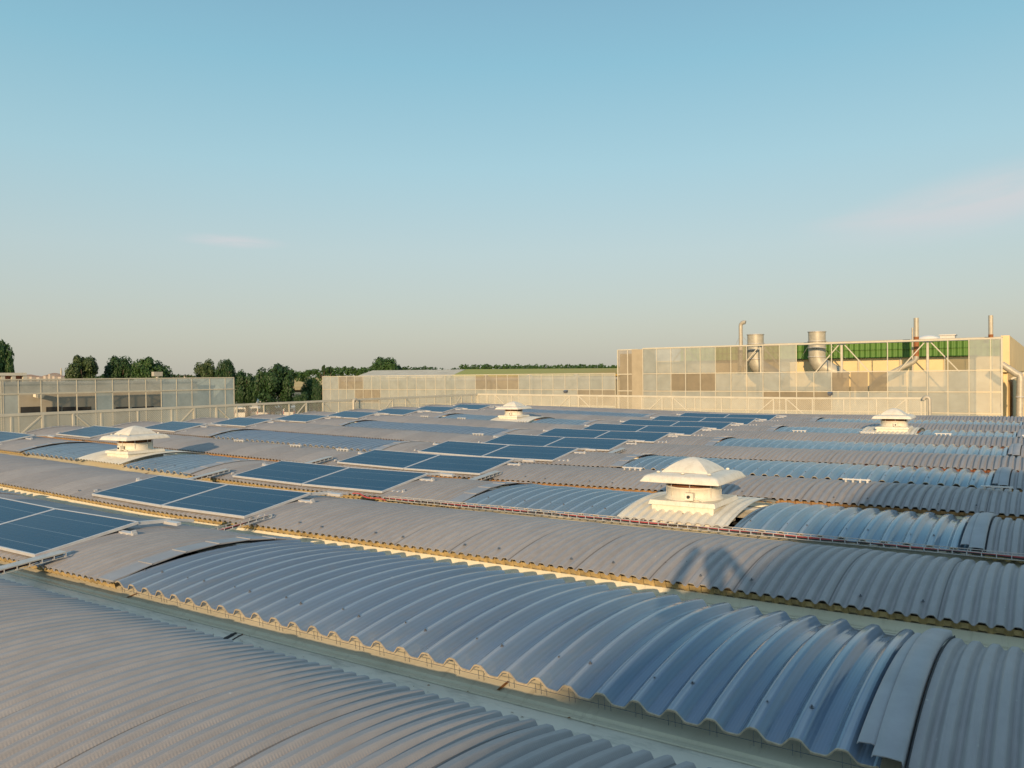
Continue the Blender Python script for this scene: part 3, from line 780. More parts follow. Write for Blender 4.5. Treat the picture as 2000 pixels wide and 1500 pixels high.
for k, i in enumerate(range(2, 11)):
    o = use(panB, 'b'); place_panel(o, i, -13.66)
    tag(o, 'single blue solar panel, %s of the line running beside the left parapet' % (['nearest']+ordn[1:8]+['farthest'])[k], 'solar panel', 'single solar panels beside the left parapet')
for c in kids(pan): bpy.data.objects.remove(c)
bpy.data.objects.remove(pan)

# ------------------------------------------------------------ cable trays
def ladder(p0, p1, w, step, hgt=.035, wires=True, closed=False):
    """perforated cable tray from p0 to p1 in roof coordinates (metres, local)"""
    r = empty('cable_tray', mat4=rmat(0, 0, 0))
    a, b_ = Vector(p0)*S, Vector(p1)*S; d = (b_-a); L_ = d.length; d.normalize(); side = d.cross(Vector((0, 0, 1))).normalized()*w/2
    mb = MB()
    for sg in (-1, 1):
        for zz in (0, hgt): mb.bar(a+side*sg+Vector((0, 0, zz)), b_+side*sg+Vector((0, 0, zz)), .006, .006)
    if closed: mb.bar(a+Vector((0, 0, hgt+.006)), b_+Vector((0, 0, hgt+.006)), w+.01, .006)
    mb.build('side_rails', M['galv'], r)
    mb = MB(); n = int(L_/step)
    for k in range(n+1):
        c = a+d*(L_*k/n)
        mb.bar(c-side, c+side, .006, .006)
        for sg in (-1, 1): mb.bar(c+side*sg, c+side*sg+Vector((0, 0, hgt)), .006, .006)
    mb.build('rungs', M['alu'], r)
    if wires:
        for kk, (mt, off) in enumerate((('redcable', -.45), ('redcable', -.1), ('black', .35))):
            mb = MB(); pts = []
            for k in range(n+1): pts.append(a+d*(L_*k/n)+side*(off+.25*math.sin(k*.37+kk))+Vector((0, 0, .012+.004*math.sin(k*.8+kk))))
            mb.tube(pts, .006, 5, smooth=True); mb.build('cable', M[mt], r)
    return r
t = ladder((-4.60, 4.90, -.985), (2.6, 4.90, -.985), .10, .105)
tag(t, 'long cable tray with red cables along the gutter in front of the nearest ventilator', 'cable tray')
for (i, c, lab) in ((0, True, 'covered cable tray bridging the nearest gutter at the left edge'), (1, False, 'open cable tray bridging the second gutter beside the solar panels'),
               (3, True, 'pale cable tray across the gutter right of the third pair of solar panels'), (5, True, 'short distant cable tray across the gutter right of the fifth pair of solar panels')):
    v = vn(i)
    t = ladder((-4.80, v-.42, -1.035), (-4.78, v+.10, -.985), .12, .10, closed=c)
    tag(t, lab, 'cable tray')
for i in (2, 3):
    v = vn(i); t = ladder((-7.30, v-.40, -1.0), (-7.28, v+.12, -.935), .12, .10, closed=True)
    tag(t, ['covered cable tray left of the third pair of solar panels', 'covered cable tray left of the fourth pair of solar panels'][i-2], 'cable tray')
# loop of red cable hanging out under the nearest panel
b = MB(); pts = []
for k in range(26):
    a = k/25*2*math.pi*1.6; pts.append(((-4.93+.055*math.cos(a)+.01*k/25)*S, (2.36+.030*math.sin(a))*S, (-1.005+.002*k/25*4)*S))
b.tube(pts, .007, 6); o = b.build('cable_loop', M['redcable']); o.matrix_world = rmat(0, 0, 0)
tag(o, 'loop of red cable lying under the lower corner of the nearest solar panel', 'cable')
b = MB(); pts = [((-4.95+.03*k)*S, (4.86+.012*math.sin(k*.9))*S, (-.955-.0025*k+.008*math.sin(k*.7))*S) for k in range(14)]
b.tube(pts, .008, 6); o = b.build('cable', M['redcable']); o.matrix_world = rmat(0, 0, 0)
tag(o, 'red cable running from the second pair of solar panels to the long cable tray', 'cable')
# loose rail stubs clamped on the crests
def stub():
    r = empty('rail_stub'); b = MB(); b.box(-.17, .17, -.02, .02, .028, .045); b.build('rail', M['alu'], r)
    for x in (-.13, -.04, .05, .14):
        b = MB(); b.box(x-.012, x+.012, -.025, .025, -.004, .028); b.tube([(x, 0, .027), (x, 0, .054)], .004, 6); b.build('clamp', M['galv'], r)
    return r
st0 = stub()
def crestw(v, i):
    t_ = (v-vn(i))/SPAN; return arch(t_)[1]
stubs = [(3, -1.40, 'right of the nearest ventilator'), (3, -.37, 'at the right edge, in front of a rooflight'), (3, -3.5, 'left of the nearest ventilator cap'),
         (7, -3.37, 'right of the far solar array'), (7, -2.36, 'just left of the far right ventilator'), (7, -1.33, 'just right of the far right ventilator'), (7, -.25, 'far right on the seventh crest'),
         (3, -9.7, 'on the crest right of the left ventilator'), (3, -8.5, 'at the foot of the second left rooflight'), (3, -7.6, 'beside the third pair of solar panels'),
         (7, -11.2, 'left of the distant ventilator, farther stub'), (7, -10.2, 'touching the distant ventilator on its left'), (7, -8.7, 'right of the distant ventilator'), (5, -7.6, 'left of the fifth pair of solar panels')]
for k, (i, u, lab) in enumerate(stubs):
    o = st0 if k == 0 else copy_tree(st0); v = vn(i)+SPAN*.53
    o.matrix_world = rmat(u, v, crestw(v, i)+hramp(u)+OD/S+.003)
    tag(o, 'short rail stub on a crest, '+lab, 'mounting rail', 'rail stubs on the vault crests')

# ------------------------------------------------------------ parapet fences
def fence_builder(name, towers, lo, hi, P, w_top, bot, gap, label):
    """P(s, w) -> roof-local point; towers: positions along s"""
    r = empty(name, mat4=rmat(0, 0, 0))
    n = 24; mb = MB()
    ss = [lo+(hi-lo)*k/n for k in range(n+1)]
    for s0, s1 in zip(ss[:-1], ss[1:]): mb.bar(P(s0, w_top(s0)), P(s1, w_top(s1)), .06, .075)
    mb.build('top_rail', M['beam'], r)
    mb = MB()
    for s0, s1 in zip(ss[:-1], ss[1:]): mb.bar(P(s0, w_top(s0)-.46), P(s1, w_top(s1)-.46), .05, .05)
    mb.build('bottom_rail', M['beam'], r)
    posts = []
    for t in towers:
        posts += [(t-gap/2, .055), (t+gap/2, .055)]
    for a, b_ in zip(towers[:-1], towers[1:]):
        for f in (.26, .5, .74): posts.append((a+(b_-a)*f, .04))
    posts += [(lo, .06), (hi, .06)]
    for s_, wd in posts:
        if s_ < lo-.01 or s_ > hi+.01: continue
        mb = MB(); mb.bar(P(s_, w_top(s_)-.02), P(s_, bot), wd, wd); mb.build('post', M['beam'], r)
    for t in towers:
        for sg in (-1, 1):
            e = t+sg*(gap/2+.48)
            if e < lo or e > hi: continue
            mb = MB(); mb.bar(P(t+sg*gap/2, w_top(t)-.02), P(e, w_top(e)-.44), .035, .035); mb.build('brace', M['beam'], r)
    mb = MB()
    rows = [[P(s_, w_top(s_)-.02) for s_ in ss], [P(s_, w_top(s_)-.95) for s_ in ss]]
    mb.grid(rows); mb.build('mesh_infill', M['fmesh'], r)
    tag(r, label, 'fence'); return r
vF = vE+.12
def wt_far(u): return -.603+max(0, (-5.0-u))*.0137
fence_builder('parapet_fence', [-14.2, -11.3, -8.46, -5.53, -2.58], -14.7, -2.35, lambda s_, w: Vector((s_*S, vF*S, w*S)), wt_far, -1.5, .30,
              'beige steel lattice parapet fence with diagonal braces along the far edge of the roof')
fence_builder('parapet_fence', [1.3, 4.27, 7.27, 10.27, 13.27, 16.28, 19.3], -2.0, vF-.03, lambda s_, w: Vector((-14.73*S, s_*S, w*S)), lambda s_: -.473, -1.5, .53,
              'beige steel lattice parapet fence along the left edge of the roof, above the vault ends')
def elbow_pipe(u, v, wtop, wbot, lab, d=(1, 0)):
    b = MB(); r_ = .16
    pts = [(0, 0, (wbot-wtop)*S), (0, 0, -.16)]
    for k in range(1, 9):
        a = math.pi*k/8*1.0; pts.append((d[0]*(.09-.09*math.cos(a)), d[1]*(.09-.09*math.cos(a)), -.16+.09*math.sin(a)))
    b.tube(pts, .06, 12); o = b.build('vent_pipe', M['pipe']); o.matrix_world = rmat(u, v, wtop)
    tag(o, lab, 'pipe', 'elbow pipes by the fences'); return o
elbow_pipe(-14.62, 14.45, -.42, -1.2, 'short pale pipe with curved top beside the left parapet fence', (0, 1))
elbow_pipe(-2.25, vF-.12, -.53, -1.2, 'pale downturned pipe at the right end of the far parapet fence', (-1, 0))
b = MB(); b.box(-.9*.5, .9*.5, -.05, .05, -.8, 0); 
def floodlight(u, lab):
    r = empty('floodlight', mat4=rmat(u, vF-.03, wt_far(u)+.03))
    b = MB(); b.tube([(0, 0, 0), (0, 0, .09)], .012, 6); b.build('stem', M['galv'], r)
    b = MB(); b.hexa([(-.05, -.10, .05), (.05, -.10, .05), (.09, .04, .08), (-.09, .04, .08)], [(-.08, -.13, .15), (.08, -.13, .15), (.09, .03, .20), (-.09, .03, .20)]); b.build('housing', M['screw'], r, bevel=.01)
    tag(r, lab, 'floodlight', 'floodlights on the far fence')
floodlight(-11.55, 'small dark floodlight on the far fence rail near its left half')
floodlight(-4.35, 'small dark floodlight on the far fence rail in front of a brown screen opening')

# ------------------------------------------------------------ screened buildings behind
def rect_grid(r, pmap, cells, mt, name='screen_panel', t=.02):
    for (a0, a1, z0, z1) in cells:
        mb = MB(); p = [pmap(a0, z0), pmap(a1, z0), pmap(a1, z1), pmap(a0, z1)]; mb.add(p, [(0, 1, 2, 3)]); mb.build(name, mt, r)
Y0 = 60.0; B = 1.2195
X0, X1 = -27.69, -2.74
zt, zm, zl = CZ+2.08, CZ+.02, CZ-1.39
rh = empty('industrial_hall', (X0, Y0, 0))
tag(rh, 'tall hall on the right with green upper cladding and cream wall behind the screen', 'factory')
def part(mb, name, mt, parent, **kw):
    """geometry given in world space; the part is parented at the thing's base"""
    off = parent.matrix_world.translation if parent.parent is None else parent['_w']
    loc = Vector(parent.location) if parent.parent is None else Vector(parent['_w'])
    mb.v = [(p[0]-loc[0], p[1]-loc[1], p[2]-loc[2]) for p in mb.v]
    return mb.build(name, mt, parent, **kw)
# walls behind the screen
YW = 65.0
def P_(x, y, Y): return onY(x, y, Y)
zg0 = P_(1700, 697, YW).z; zg1 = P_(1700, 667.5, YW).z
xr = onY(1959, 700, YW).x
b = MB(); b.box(X0-2.5, xr, YW, YW+.4, 0, zg0); part(b, 'wall', M['wallyellow'], rh)
b = MB(); b.box(onY(1330, 700, YW).x, xr+.02, YW-.08, YW+.35, zg0+.02, zg1); part(b, 'green_cladding', M['green'], rh)
b = MB(); b.box(onY(1331, 700, YW).x, xr-.02, YW-.20, YW-.081, zg0+.52, zg0+.58); b.box(onY(1329, 700, YW).x, xr, YW-.16, YW-.082, zg0-.10, zg0+.019); part(b, 'drip_ledge', M['green'], rh)
b = MB()
xq = onY(1480, 700, YW).x; b.hexa([(xq, YW-.3, zg1+.001), (xr, YW-.3, zg1+.001), (xr, 96, zg1+.001), (xq, 96, zg1+.001)], [(xq, YW-.3, zg1+.08), (xr, YW-.3, zg1+.08), (xr, 96, zg1+.2), (xq, 96, zg1+.2)])
part(b, 'roof', M['roofgrey'], rh)
# side wall receding at the far right
b = MB(); zs = zg1-.1
b.box(xr-.1, xr+.25, YW+.4, 110, 0, zs-2.3); part(b, 'side_wall', M['wallyellow'], rh)
b = MB(); b.box(xr-.12, xr+.40, YW-.2, 110, zs-2.28, zs+.25); part(b, 'side_band', M['wallyellow'], rh)
# columns and precast joints on the yellow wall
for k in range(9):
    x = X0+1.0+k*2.9
    b = MB(); b.box(x-.06, x+.06, YW-.10, YW-.002, CZ-3, zg0-.11); part(b, 'wall_joint', M['wallbeige'], rh)
# screen frame
rs = empty('facade_screen', (X0, Y0, 0))
tag(rs, 'tall perforated screen of square panels before the green-clad hall, upper bays partly open', 'screen')
nb = 20.5; zrows = [zt, zm, zl, zl-1.40, zl-2.8, zl-4.2]
def bx(k): return X0+B*k
openTop = [(x0_, x1_) for x0_, x1_ in ((1553, 1891),)]
def isopen(x, row):
    px_ = x
    if row == 0: return (onY(1553, 700, Y0).x-.05 < px_ < onY(1891, 700, Y0).x) or (onY(1453, 700, Y0).x-.05 < px_ < onY(1487, 700, Y0).x-.1)
    return False
def isbrown(x, row):
    if row == 0: return (onY(1393, 700, Y0).x-.05 < x < onY(1453, 700, Y0).x-.1) or (onY(1487, 700, Y0).x-.1 < x < onY(1519, 700, Y0).x-.1)
    if row == 1: return (onY(1309, 740, Y0).x-.1 < x < onY(1393, 740, Y0).x-.2) or (onY(1622, 740, Y0).x-.1 < x < onY(1731, 740, Y0).x-.2)
    if row == 2: return (onY(1486, 780, Y0).x-.1 < x < onY(1622, 780, Y0).x-.2)
    return False
mb = MB()
for k in range(21):
    x = bx(min(k, nb))
    for a, b_, ri in ((zt, zm, 0), (zm, zl, 1), (zl, 0.0, 2)):
        if ri == 0 and isopen(x-.3, 0) and isopen(x+.3, 0) and k % 3 != 0: continue
        if ri == 1 and isbrown(x-.3, 1) and isbrown(x+.3, 1): 
            if not (1340 < 1356 and abs(x-onY(1354, 740, Y0).x) < .7): continue
        mb.bar((x, Y0, a), (x, Y0, b_), .055, .055)
mb.bar((bx(nb), Y0, zt), (bx(nb), Y0, 0), .09, .09)
part(mb, 'mullions', M['beamlt'], rs)
mb = MB()
for z, w in ((zt, .085), (zm, .06), (zl, .06), (zl-1.4, .06), (zl-2.8, .06)): mb.bar((bx(0), Y0-.004, z), (bx(nb), Y0-.004, z), w, w)
part(mb, 'transoms', M['beamlt'], rs)
for k in range(21):
    x0_, x1_ = bx(k)+.045, min(bx(k+1), bx(nb))-.045
    xc = (x0_+x1_)/2
    for ri in range(4):
        if isopen(xc, ri): continue
        mt = (M['meshs'] if ri == 0 else M['meshd']) if isbrown(xc, ri) else M['mesh']
        z1_, z0_ = zrows[ri]-.05, zrows[ri+1]+.05
        mb = MB(); mb.add([(x0_, Y0, z0_), (x1_, Y0, z0_), (x1_, Y0, z1_), (x0_, Y0, z1_)], [(0, 1, 2, 3)]); part(mb, 'screen_panel', mt, rs)
# trusses behind the screen: towers with raking braces
for t in (1337, 1486, 1644, 1812):
    x = onY(t, 690, Y0+.5).x
    mb = MB()
    for sg in (-1, 1): mb.bar((x+sg*.12, Y0+.5, zt-.05), (x+sg*2.3, Y0+.5, zm-.6), .07, .07)
    mb.bar((x, Y0+.5, zt), (x, Y0+.5, 0), .14, .14)
    part(mb, 'truss', M['beam'], rs)
mb = MB(); mb.bar((X0, Y0+.5, zt-.03), (X1, Y0+.5, zt-.03), .10, .12); part(mb, 'truss', M['beam'], rs)
# return block at the left end of the tall screen
XA, XB = onY(1206.5, 700, Y0+1.4).x, onY(1246, 700, Y0+1.4).x
rb = empty('facade_screen', (XA, Y0+1.4, 0)); tag(rb, 'narrow tall screen block of brownish perforated panels at the left end of the right-hand hall', 'screen')
mb = MB()
for x in (XA, (XA+XB)/2, XB): mb.bar((x, Y0+1.4, zt-.02), (x, Y0+1.4, 0), .08, .08)
for z in (zt-.02, zm-.02, zl-.02): mb.bar((XA, Y0+1.396, z), (XB, Y0+1.396, z), .08, .08)
part(mb, 'mullions', M['beamlt'], rb)
for x0_, x1_ in ((XA+.04, (XA+XB)/2-.04), ((XA+XB)/2+.04, XB-.04)):
    for z0_, z1_ in ((zm+.02, zt-.06), (zl+.02, zm-.06), (zl-1.4, zl-.06), (zl-4.2, zl-1.42)):
        mb = MB(); mb.add([(x0_, Y0+1.4, z0_), (x1_, Y0+1.4, z0_), (x1_, Y0+1.4, z1_), (x0_, Y0+1.4, z1_)], [(0, 1, 2, 3)]); part(mb, 'screen_panel', M['meshs'], rb)
mb = MB(); mb.box(XA+.1, XB, Y0+1.6, YW-.4, 0, zt-.35); part(mb, 'core', M['wallbeige'], rb)
mb = MB(); mb.box(XB+.05, X0-.05, Y0+.1, Y0+2.6, 0, zt-.05); part(mb, 'return_panel', M['returntan'], rb)

# low screened building in the middle
YM = 61.0
XM0, XM1 = onY(630, 740, YM).x, XA-.05
zt2, zm2 = CZ+.09, CZ-1.31
rm = empty('screened_building', (XM0, YM, 0)); tag(rm, 'long low building in the middle behind a pale screen with some tan panels', 'building')
nbm = int(round((XM1-XM0)/B)); Bm = (XM1-XM0)/nbm
mb = MB()
for k in range(nbm+1): mb.bar((XM0+Bm*k, YM, zt2), (XM0+Bm*k, YM, 0), .045, .045)
part(mb, 'mullions', M['beamlt'], rm)
mb = MB()
for z in (zt2, zm2, zm2-1.4, zm2-2.8): mb.bar((XM0, YM-.004, z), (XM1, YM-.004, z), .055, .055)
part(mb, 'transoms', M['beamlt'], rm)
def inpx(xc, a, b_, y=745): return onY(a, y, YM).x < xc < onY(b_, y, YM).x
for k in range(nbm):
    x0_, x1_ = XM0+Bm*k+.04, XM0+Bm*(k+1)-.04; xc = (x0_+x1_)/2
    for ri, (z1_, z0_) in enumerate(((zt2-.05, zm2+.05), (zm2-.05, zm2-1.36), (zm2-1.44, zm2-2.8))):
        if ri == 0: br = inpx(xc, 666, 707) or inpx(xc, 935, 1010)
        elif ri == 1: br = inpx(xc, 695, 735) or inpx(xc, 1135, 1206)
        else: br = False
        mb = MB(); mb.add([(x0_, YM, z0_), (x1_, YM, z0_), (x1_, YM, z1_), (x0_, YM, z1_)], [(0, 1, 2, 3)]); part(mb, 'screen_panel', M['meshs'] if br else M['mesh'], rm)
for k in range(7):
    x = XM0+2.2+k*4.9
    mb = MB()
    for sg in (-1, 1): mb.bar((x+sg*.1, YM+.5, zt2-.05), (x+sg*1.5, YM+.5, zm2+.1), .08, .08)
    mb.bar((x, YM+.5, zt2), (x, YM+.5, 0), .14, .14); part(mb, 'truss', M['beam'], rm)
mb = MB(); mb.box(XM0+.3, XM1-.1, YM+2.2, YM+14, 0, zt2-.6); part(mb, 'wall', M['wallbeige'], rm)
mb = MB(); mb.box(XM0+.2, XM1-.1, YM+2.1, YM+14.1, zt2-.6+.001, zt2-.4); part(mb, 'roof', M['roofgrey'], rm)
mb = MB(); mb.add([(XM0, YM, 0), (XM0, YM+10, 0), (XM0, YM+10, zt2-.04), (XM0, YM, zt2-.04)], [(0, 1, 2, 3)]); part(mb, 'side_screen', M['mesh'], rm)

# pale gabled shed and the yellow-green roof behind the low building
YS = 95.0
a, b_, c_, d_ = onY(690, 737, YS), onY(728, 723.5, YS+8), onY(908, 721.5, YS+8), onY(880, 735, YS)
rsd = empty('storage_shed', (a.x, YS, 0)); tag(rsd, 'pale low-pitched sheet roof of a shed showing above the middle screen', 'shed')
mb = MB(); zz0 = CZ-.3
A_ = Vector((a.x, YS, a.z)); D_ = Vector((d_.x, YS, d_.z)); B_ = Vector((b_.x, YS+8, b_.z)); C_ = Vector((c_.x, YS+8, c_.z))
mb.add([A_, D_, C_, B_, A_-Vector((0, 0, .2)), D_-Vector((0, 0, .2)), C_-Vector((0, 0, .2)), B_-Vector((0, 0, .2))], [(0, 1, 2, 3), (7, 6, 5, 4), (0, 4, 5, 1), (1, 5, 6, 2), (3, 7, 4, 0)])
part(mb, 'roof', M['roofpale'], rsd)
mb = MB(); mb.box(A_.x+.5, D_.x-.5, YS+.5, YS+7.9, 0, A_.z-.22); part(mb, 'wall', M['wallbeige'], rsd)
a = onY(884, 733.0, YS+.1); b_ = onY(908, 721.2, YS+9); c_ = onY(1207, 719.2, YS+9); d_ = onY(1207, 731.0, YS+.1)
rg = empty('long_shed', (a.x, YS, 0)); tag(rg, 'long roof, yellow green turning rusty orange to the right, behind the middle screen', 'shed')
mb = MB()
c_.x += 2; d_.x += 2
mb.add([a, d_, c_, b_, a-Vector((0, 0, .2)), d_-Vector((0, 0, .2)), c_-Vector((0, 0, .2)), b_-Vector((0, 0, .2))], [(0, 1, 2, 3), (7, 6, 5, 4), (0, 4, 5, 1), (1, 5, 6, 2), (3, 7, 4, 0)])
part(mb, 'roof', M['greenroof'], rg)
mb = MB(); mb.box(a.x+.5, d_.x-.3, YS+.8, YS+8.8, 0, a.z-.3); part(mb, 'wall', M['wallbeige'], rg)

# left building: screen facade running away to the right
XL = -61.0
zt3, zm3, zb3 = CZ+.06, CZ-.96, CZ-2.47
ya, yb = 22.0, 45.5
rl = empty('screened_building', (XL, yb, 0)); tag(rl, 'low building at left behind a perforated screen, its corner bluish, dark windows showing', 'building')
mpx = [-40, 2, 6, 36, 80, 113, 150, 187, 220, 252, 285, 315, 345, 375, 410, 440, 457]
ys = [onX(p, 760, XL).y for p in mpx]
mb = MB()
for y in ys: mb.bar((XL, y, zt3), (XL, y, 0), .055, .055)
part(mb, 'mullions', M['beam'], rl)
mb = MB()
mb.bar((XL+.004, ys[0], zt3), (XL+.004, ys[-1], zt3), .09, .09); mb.bar((XL+.004, ys[0], zm3), (XL+.004, ys[-1], zm3), .10, .10); mb.bar((XL+.004, ys[0], zb3), (XL+.004, ys[-1], zb3), .08, .08)
part(mb, 'transoms', M['beam'], rl)
for k in range(len(ys)-1):
    px_ = (mpx[k]+mpx[k+1])/2
    for ri, (z1_, z0_) in enumerate(((zt3-.05, zm3+.05), (zm3-.05, zb3+.04), (zb3-.04, zb3-2.2))):
        if ri == 1 and (36 < px_ < 187 or 220 < px_ < 315): continue
        mt = M['meshb'] if px_ > 315 or (ri == 1) else M['mesh']
        mb = MB(); mb.add([(XL, ys[k]+.04, z0_), (XL, ys[k+1]-.04, z0_), (XL, ys[k+1]-.04, z1_), (XL, ys[k]+.04, z1_)], [(0, 1, 2, 3)]); part(mb, 'screen_panel', mt, rl)
mb = MB()
for k in range(9): 
    y = ys[0]+2+k*2.0; mb.bar((XL-.12, y, zt3-.1), (XL-.12, y+(1.6 if k % 2 else -1.6), zm3+.1), .055, .055)
part(mb, 'truss', M['beam'], rl)
mb = MB(); mb.box(XL-16, XL-2.2, ya-14, yb-2.2, 0, zt3-.35); part(mb, 'wall', M['wallshade'], rl)
mb = MB(); mb.box(XL-16.2, XL-2.0, ya-14.2, yb-2.0, zt3-.349, zt3-.2); part(mb, 'roof', M['roofgrey'], rl)
for p0, p1 in ((40, 78), (90, 120), (122, 148), (150, 178), (226, 252), (258, 300)):
    y0_, y1_ = onX(p0, 800, XL-2.2).y, onX(p1, 800, XL-2.2).y
    mb = MB(); mb.box(XL-2.25, XL-2.17, y0_, y1_, zb3-1.2, onX(p0, 795, XL-2.2).z-.0); wd = part(mb, 'window', M['window'], rl)
# end screen of the left building, seen from its corner
mb = MB()
mb.add([(XL, yb, 0), (XL-16, yb, 0), (XL-16, yb, zt3), (XL, yb, zt3)], [(0, 1, 2, 3)]); part(mb, 'end_screen', M['meshb'], rl)
p = onX(98, 772, XL-.0); rf = empty('wall_floodlight', (XL-2.0, p.y, p.z)); b = MB()
b.hexa([(0, -.25, -.12), (.5, -.12, -.22), (.5, .25, -.22), (0, .3, -.12)], [(0, -.25, .1), (.55, -.2, .12), (.55, .35, .12), (0, .3, .1)])
b.build('housing', M['white'], rf); b = MB(); b.bar((-.2, 0, 0), (.02, 0, 0), .05, .05); b.build('arm', M['galv'], rf)
tag(rf, 'small white floodlight on the wall of the left building above its dark windows', 'floodlight')
p = onX(307, 738, XL-6); q = onX(307, 724, XL-6)
rf = empty('roof_flue', (p.x, p.y, p.z-.5)); b = MB(); b.tube([(0, 0, 0), (0, 0, q.z-p.z+.1)], .13, 10); b.build('pipe', M['pipe'], rf)
b = MB(); b.box(-.2, .2, -.42, .42, q.z-p.z+.0, q.z-p.z+.40); b.build('cowl', M['pipe'], rf)
tag(rf, 'small pale flue with a wide square cowl on the roof of the left building', 'flue')

# ------------------------------------------------------------ stacks and ducts on the right hall
def stack(x, ytop, ybot, wpx, lab, Y=62.3, rust=False, elbow=0, guy=False, name='exhaust_duct'):
    t_ = onY(x, ytop, Y); b0 = onY(x, ybot, Y); dist = math.hypot(t_.x, t_.y)
    rr = abs(onY(x+wpx/2, ytop, Y).x-onY(x-wpx/2, ytop, Y).x)/2*1.08
    r = empty(name, (t_.x, Y, b0.z)); H = t_.z-b0.z
    b = MB(); b.tube([(0, 0, 0), (0, 0, H)], rr, 24, caps=True); pp = b.build('pipe', M['duct'] if wpx > 15 else M['pipe'], r)
    if wpx > 15:
        b = MB()
        for f in (.0, .36, .62, 1.0): b.lathe([(rr+.002, f*H-.04), (rr+.045, f*H-.04), (rr+.045, f*H+.03), (rr+.002, f*H+.03)], n=24)
        b.build('joint_ring', M['galv'], r)
        b = MB(); b.tube([(0, 0, H-.02), (0, 0, H+.01)], rr*.9, 20); b.build('opening', M['black'], r)
        b = MB(); pts = [(0, 0, .05)]
        for k in range(1, 7): a_ = k/6*rad(62); pts.append((rr*1.6*(1-math.cos(a_)), 0, .05-rr*1.6*math.sin(a_)))
        e = Vector(pts[-1]); pts.append(e+Vector((1.5, .3, -.85)))
        b.tube(pts, [rr]*7+[rr*.8], 20); b.build('elbow', M['duct'], r)
    if guy:
        b = MB()
        for dx, dy in ((-1.6, 1.4), (1.7, 1.6), (.4, 2.4)): b.bar((0, 0, H-.05), (dx, dy, H-2.0), .018, .018)
        b.build('guy_wire', M['galv'], r)
    if rust:
        b = MB(); b.lathe([(rr+.004, -.01), (rr+.006, H*rust), (rr+.02, H*rust+.02), (rr+.002, H*rust+.05)], n=16); b.build('rusty_sleeve', M['rustpipe'], r)
    tag(r, lab, 'chimney' if wpx < 15 else 'duct'); return r, rr, H
stack(1475.5, 653.5, 701, 28.5, 'wide galvanised exhaust duct, left one of the two wide ducts rising above the screen', guy=True)
stack(1595.5, 648.0, 697, 31, 'wide galvanised exhaust duct in front of green cladding, right one of the two wide ducts', guy=True)
r, rr, H = stack(1789.5, 621, 697, 9.5, 'slim chimney, pale above and rusty below, rising in front of the green cladding', rust=.50, name='chimney_pipe')
b = MB(); pts = [(0, 0, .05)]
for k in range(1, 6): a_ = k/5*rad(60); pts.append((-.5*(1-math.cos(a_)), 0, .05-.5*math.sin(a_)))
pts += [(-1.3, -.2, -.95), (-2.3, -.3, -1.5), (-3.0, -.3, -2.2)]
b.tube(pts, rr*1.05, 14); b.build('elbow', M['duct'], r)
stack(1782, 640, 735, 3.2, 'very thin pale pipe just left of the slim rusty chimney', name='thin_pipe')
stack(1935, 616, 662, 9.0, 'slim pale chimney with a red-brown base at the far right above the screen', Y=64, rust=.16, name='chimney_pipe')
p = onY(1447, 690, 62.0); q = onY(1447, 633, 62.0); hh = q.z-p.z
r = empty('hooked_pipe', (p.x, 62.0, p.z-1)); b = MB(); pts = [(0, 0, 0), (0, 0, hh+1-.15)]
for k in range(1, 9): a_ = k/8*math.pi*.62; pts.append((.28*(1-math.cos(a_)), 0, hh+1-.15+.28*math.sin(a_)))
b.tube(pts, .155, 14); b.build('pipe', M['pipe'], r); b = MB(); b.bar((0, 0, hh+.2), (-.9, .9, 1.3), .015, .015); b.bar((0, 0, hh+.2), (.8, .9, 1.3), .015, .015); b.build('guy_wire', M['galv'], r)
tag(r, 'slim silver pipe with hooked top, left of the two wide ducts', 'pipe')
# roof clutter on the right hall
p = onY(1812, 661, 72); b = MB(); b.lathe([(1.0, 0), (.9, .22), (.55, .42), (0, .5)], n=20); o = b.build('roof_dome', M['carwhite'], loc=(p.x, 72, zg1+.15)); tag(o, 'low white domed rooflight on top of the right-hand hall', 'rooflight')
b = MB(); b.box(-.5, .5, -.6, .6, 0, .35); b.box(-.58, .58, -.7, .7, .351, .42); p = onY(1852, 661, 70); o = b.build('roof_box', M['galv'], loc=(p.x, 70, zg1+.12)); tag(o, 'flat pale box unit on top of the right-hand hall', 'roof unit')
# gabled annexe and the big bent pipe at the far right edge
xa = onY(1962, 760, 63.5).x
ra = empty('annexe', (xa, 63.5, 0)); tag(ra, 'small cream gabled annexe in the gap at the right edge of the photo', 'annexe')
mb = MB(); z1_ = onY(1975, 712, 64).z
mb.box(xa+.9, xa+6, 66.5, 75, 0, z1_-.8); part(mb, 'wall', M['wallyellow'], ra)
mb = MB()
mb.add([(xa+.4, 66.0, z1_-.9), (xa+3.4, 66.0, z1_+.75), (xa+6.4, 66.0, z1_-.9), (xa+.4, 75, z1_-.9), (xa+3.4, 75, z1_+.75), (xa+6.4, 75, z1_-.9)],
       [(0, 1, 4, 3), (1, 2, 5, 4), (0, 2, 1), (3, 4, 5), (0, 3, 5, 2)]); part(mb, 'roof', M['wallyellow'], ra)
mb = MB(); mb.bar((xa+.3, 65.9, z1_-1.0), (xa+3.4, 65.9, z1_+.72), .18, .12); mb.bar((xa+3.4, 65.9, z1_+.72), (xa+6.5, 65.9, z1_-1.0), .18, .12); part(mb, 'verge', M['beamlt'], ra)
p0, p1, p2, p3 = onY(1956, 711, 62.4), onY(1986, 731, 62.4), onY(1993, 737, 62.4), onY(1991, 830, 62.4)
r = empty('bent_pipe', p3); b = MB(); b.tube([p0-p3, p1-p3, (p1+p2)/2-p3+Vector((.03, 0, .08)), p2-p3, Vector((0, 0, 0))], .22, 14); b.build('pipe', M['pipe'], r)
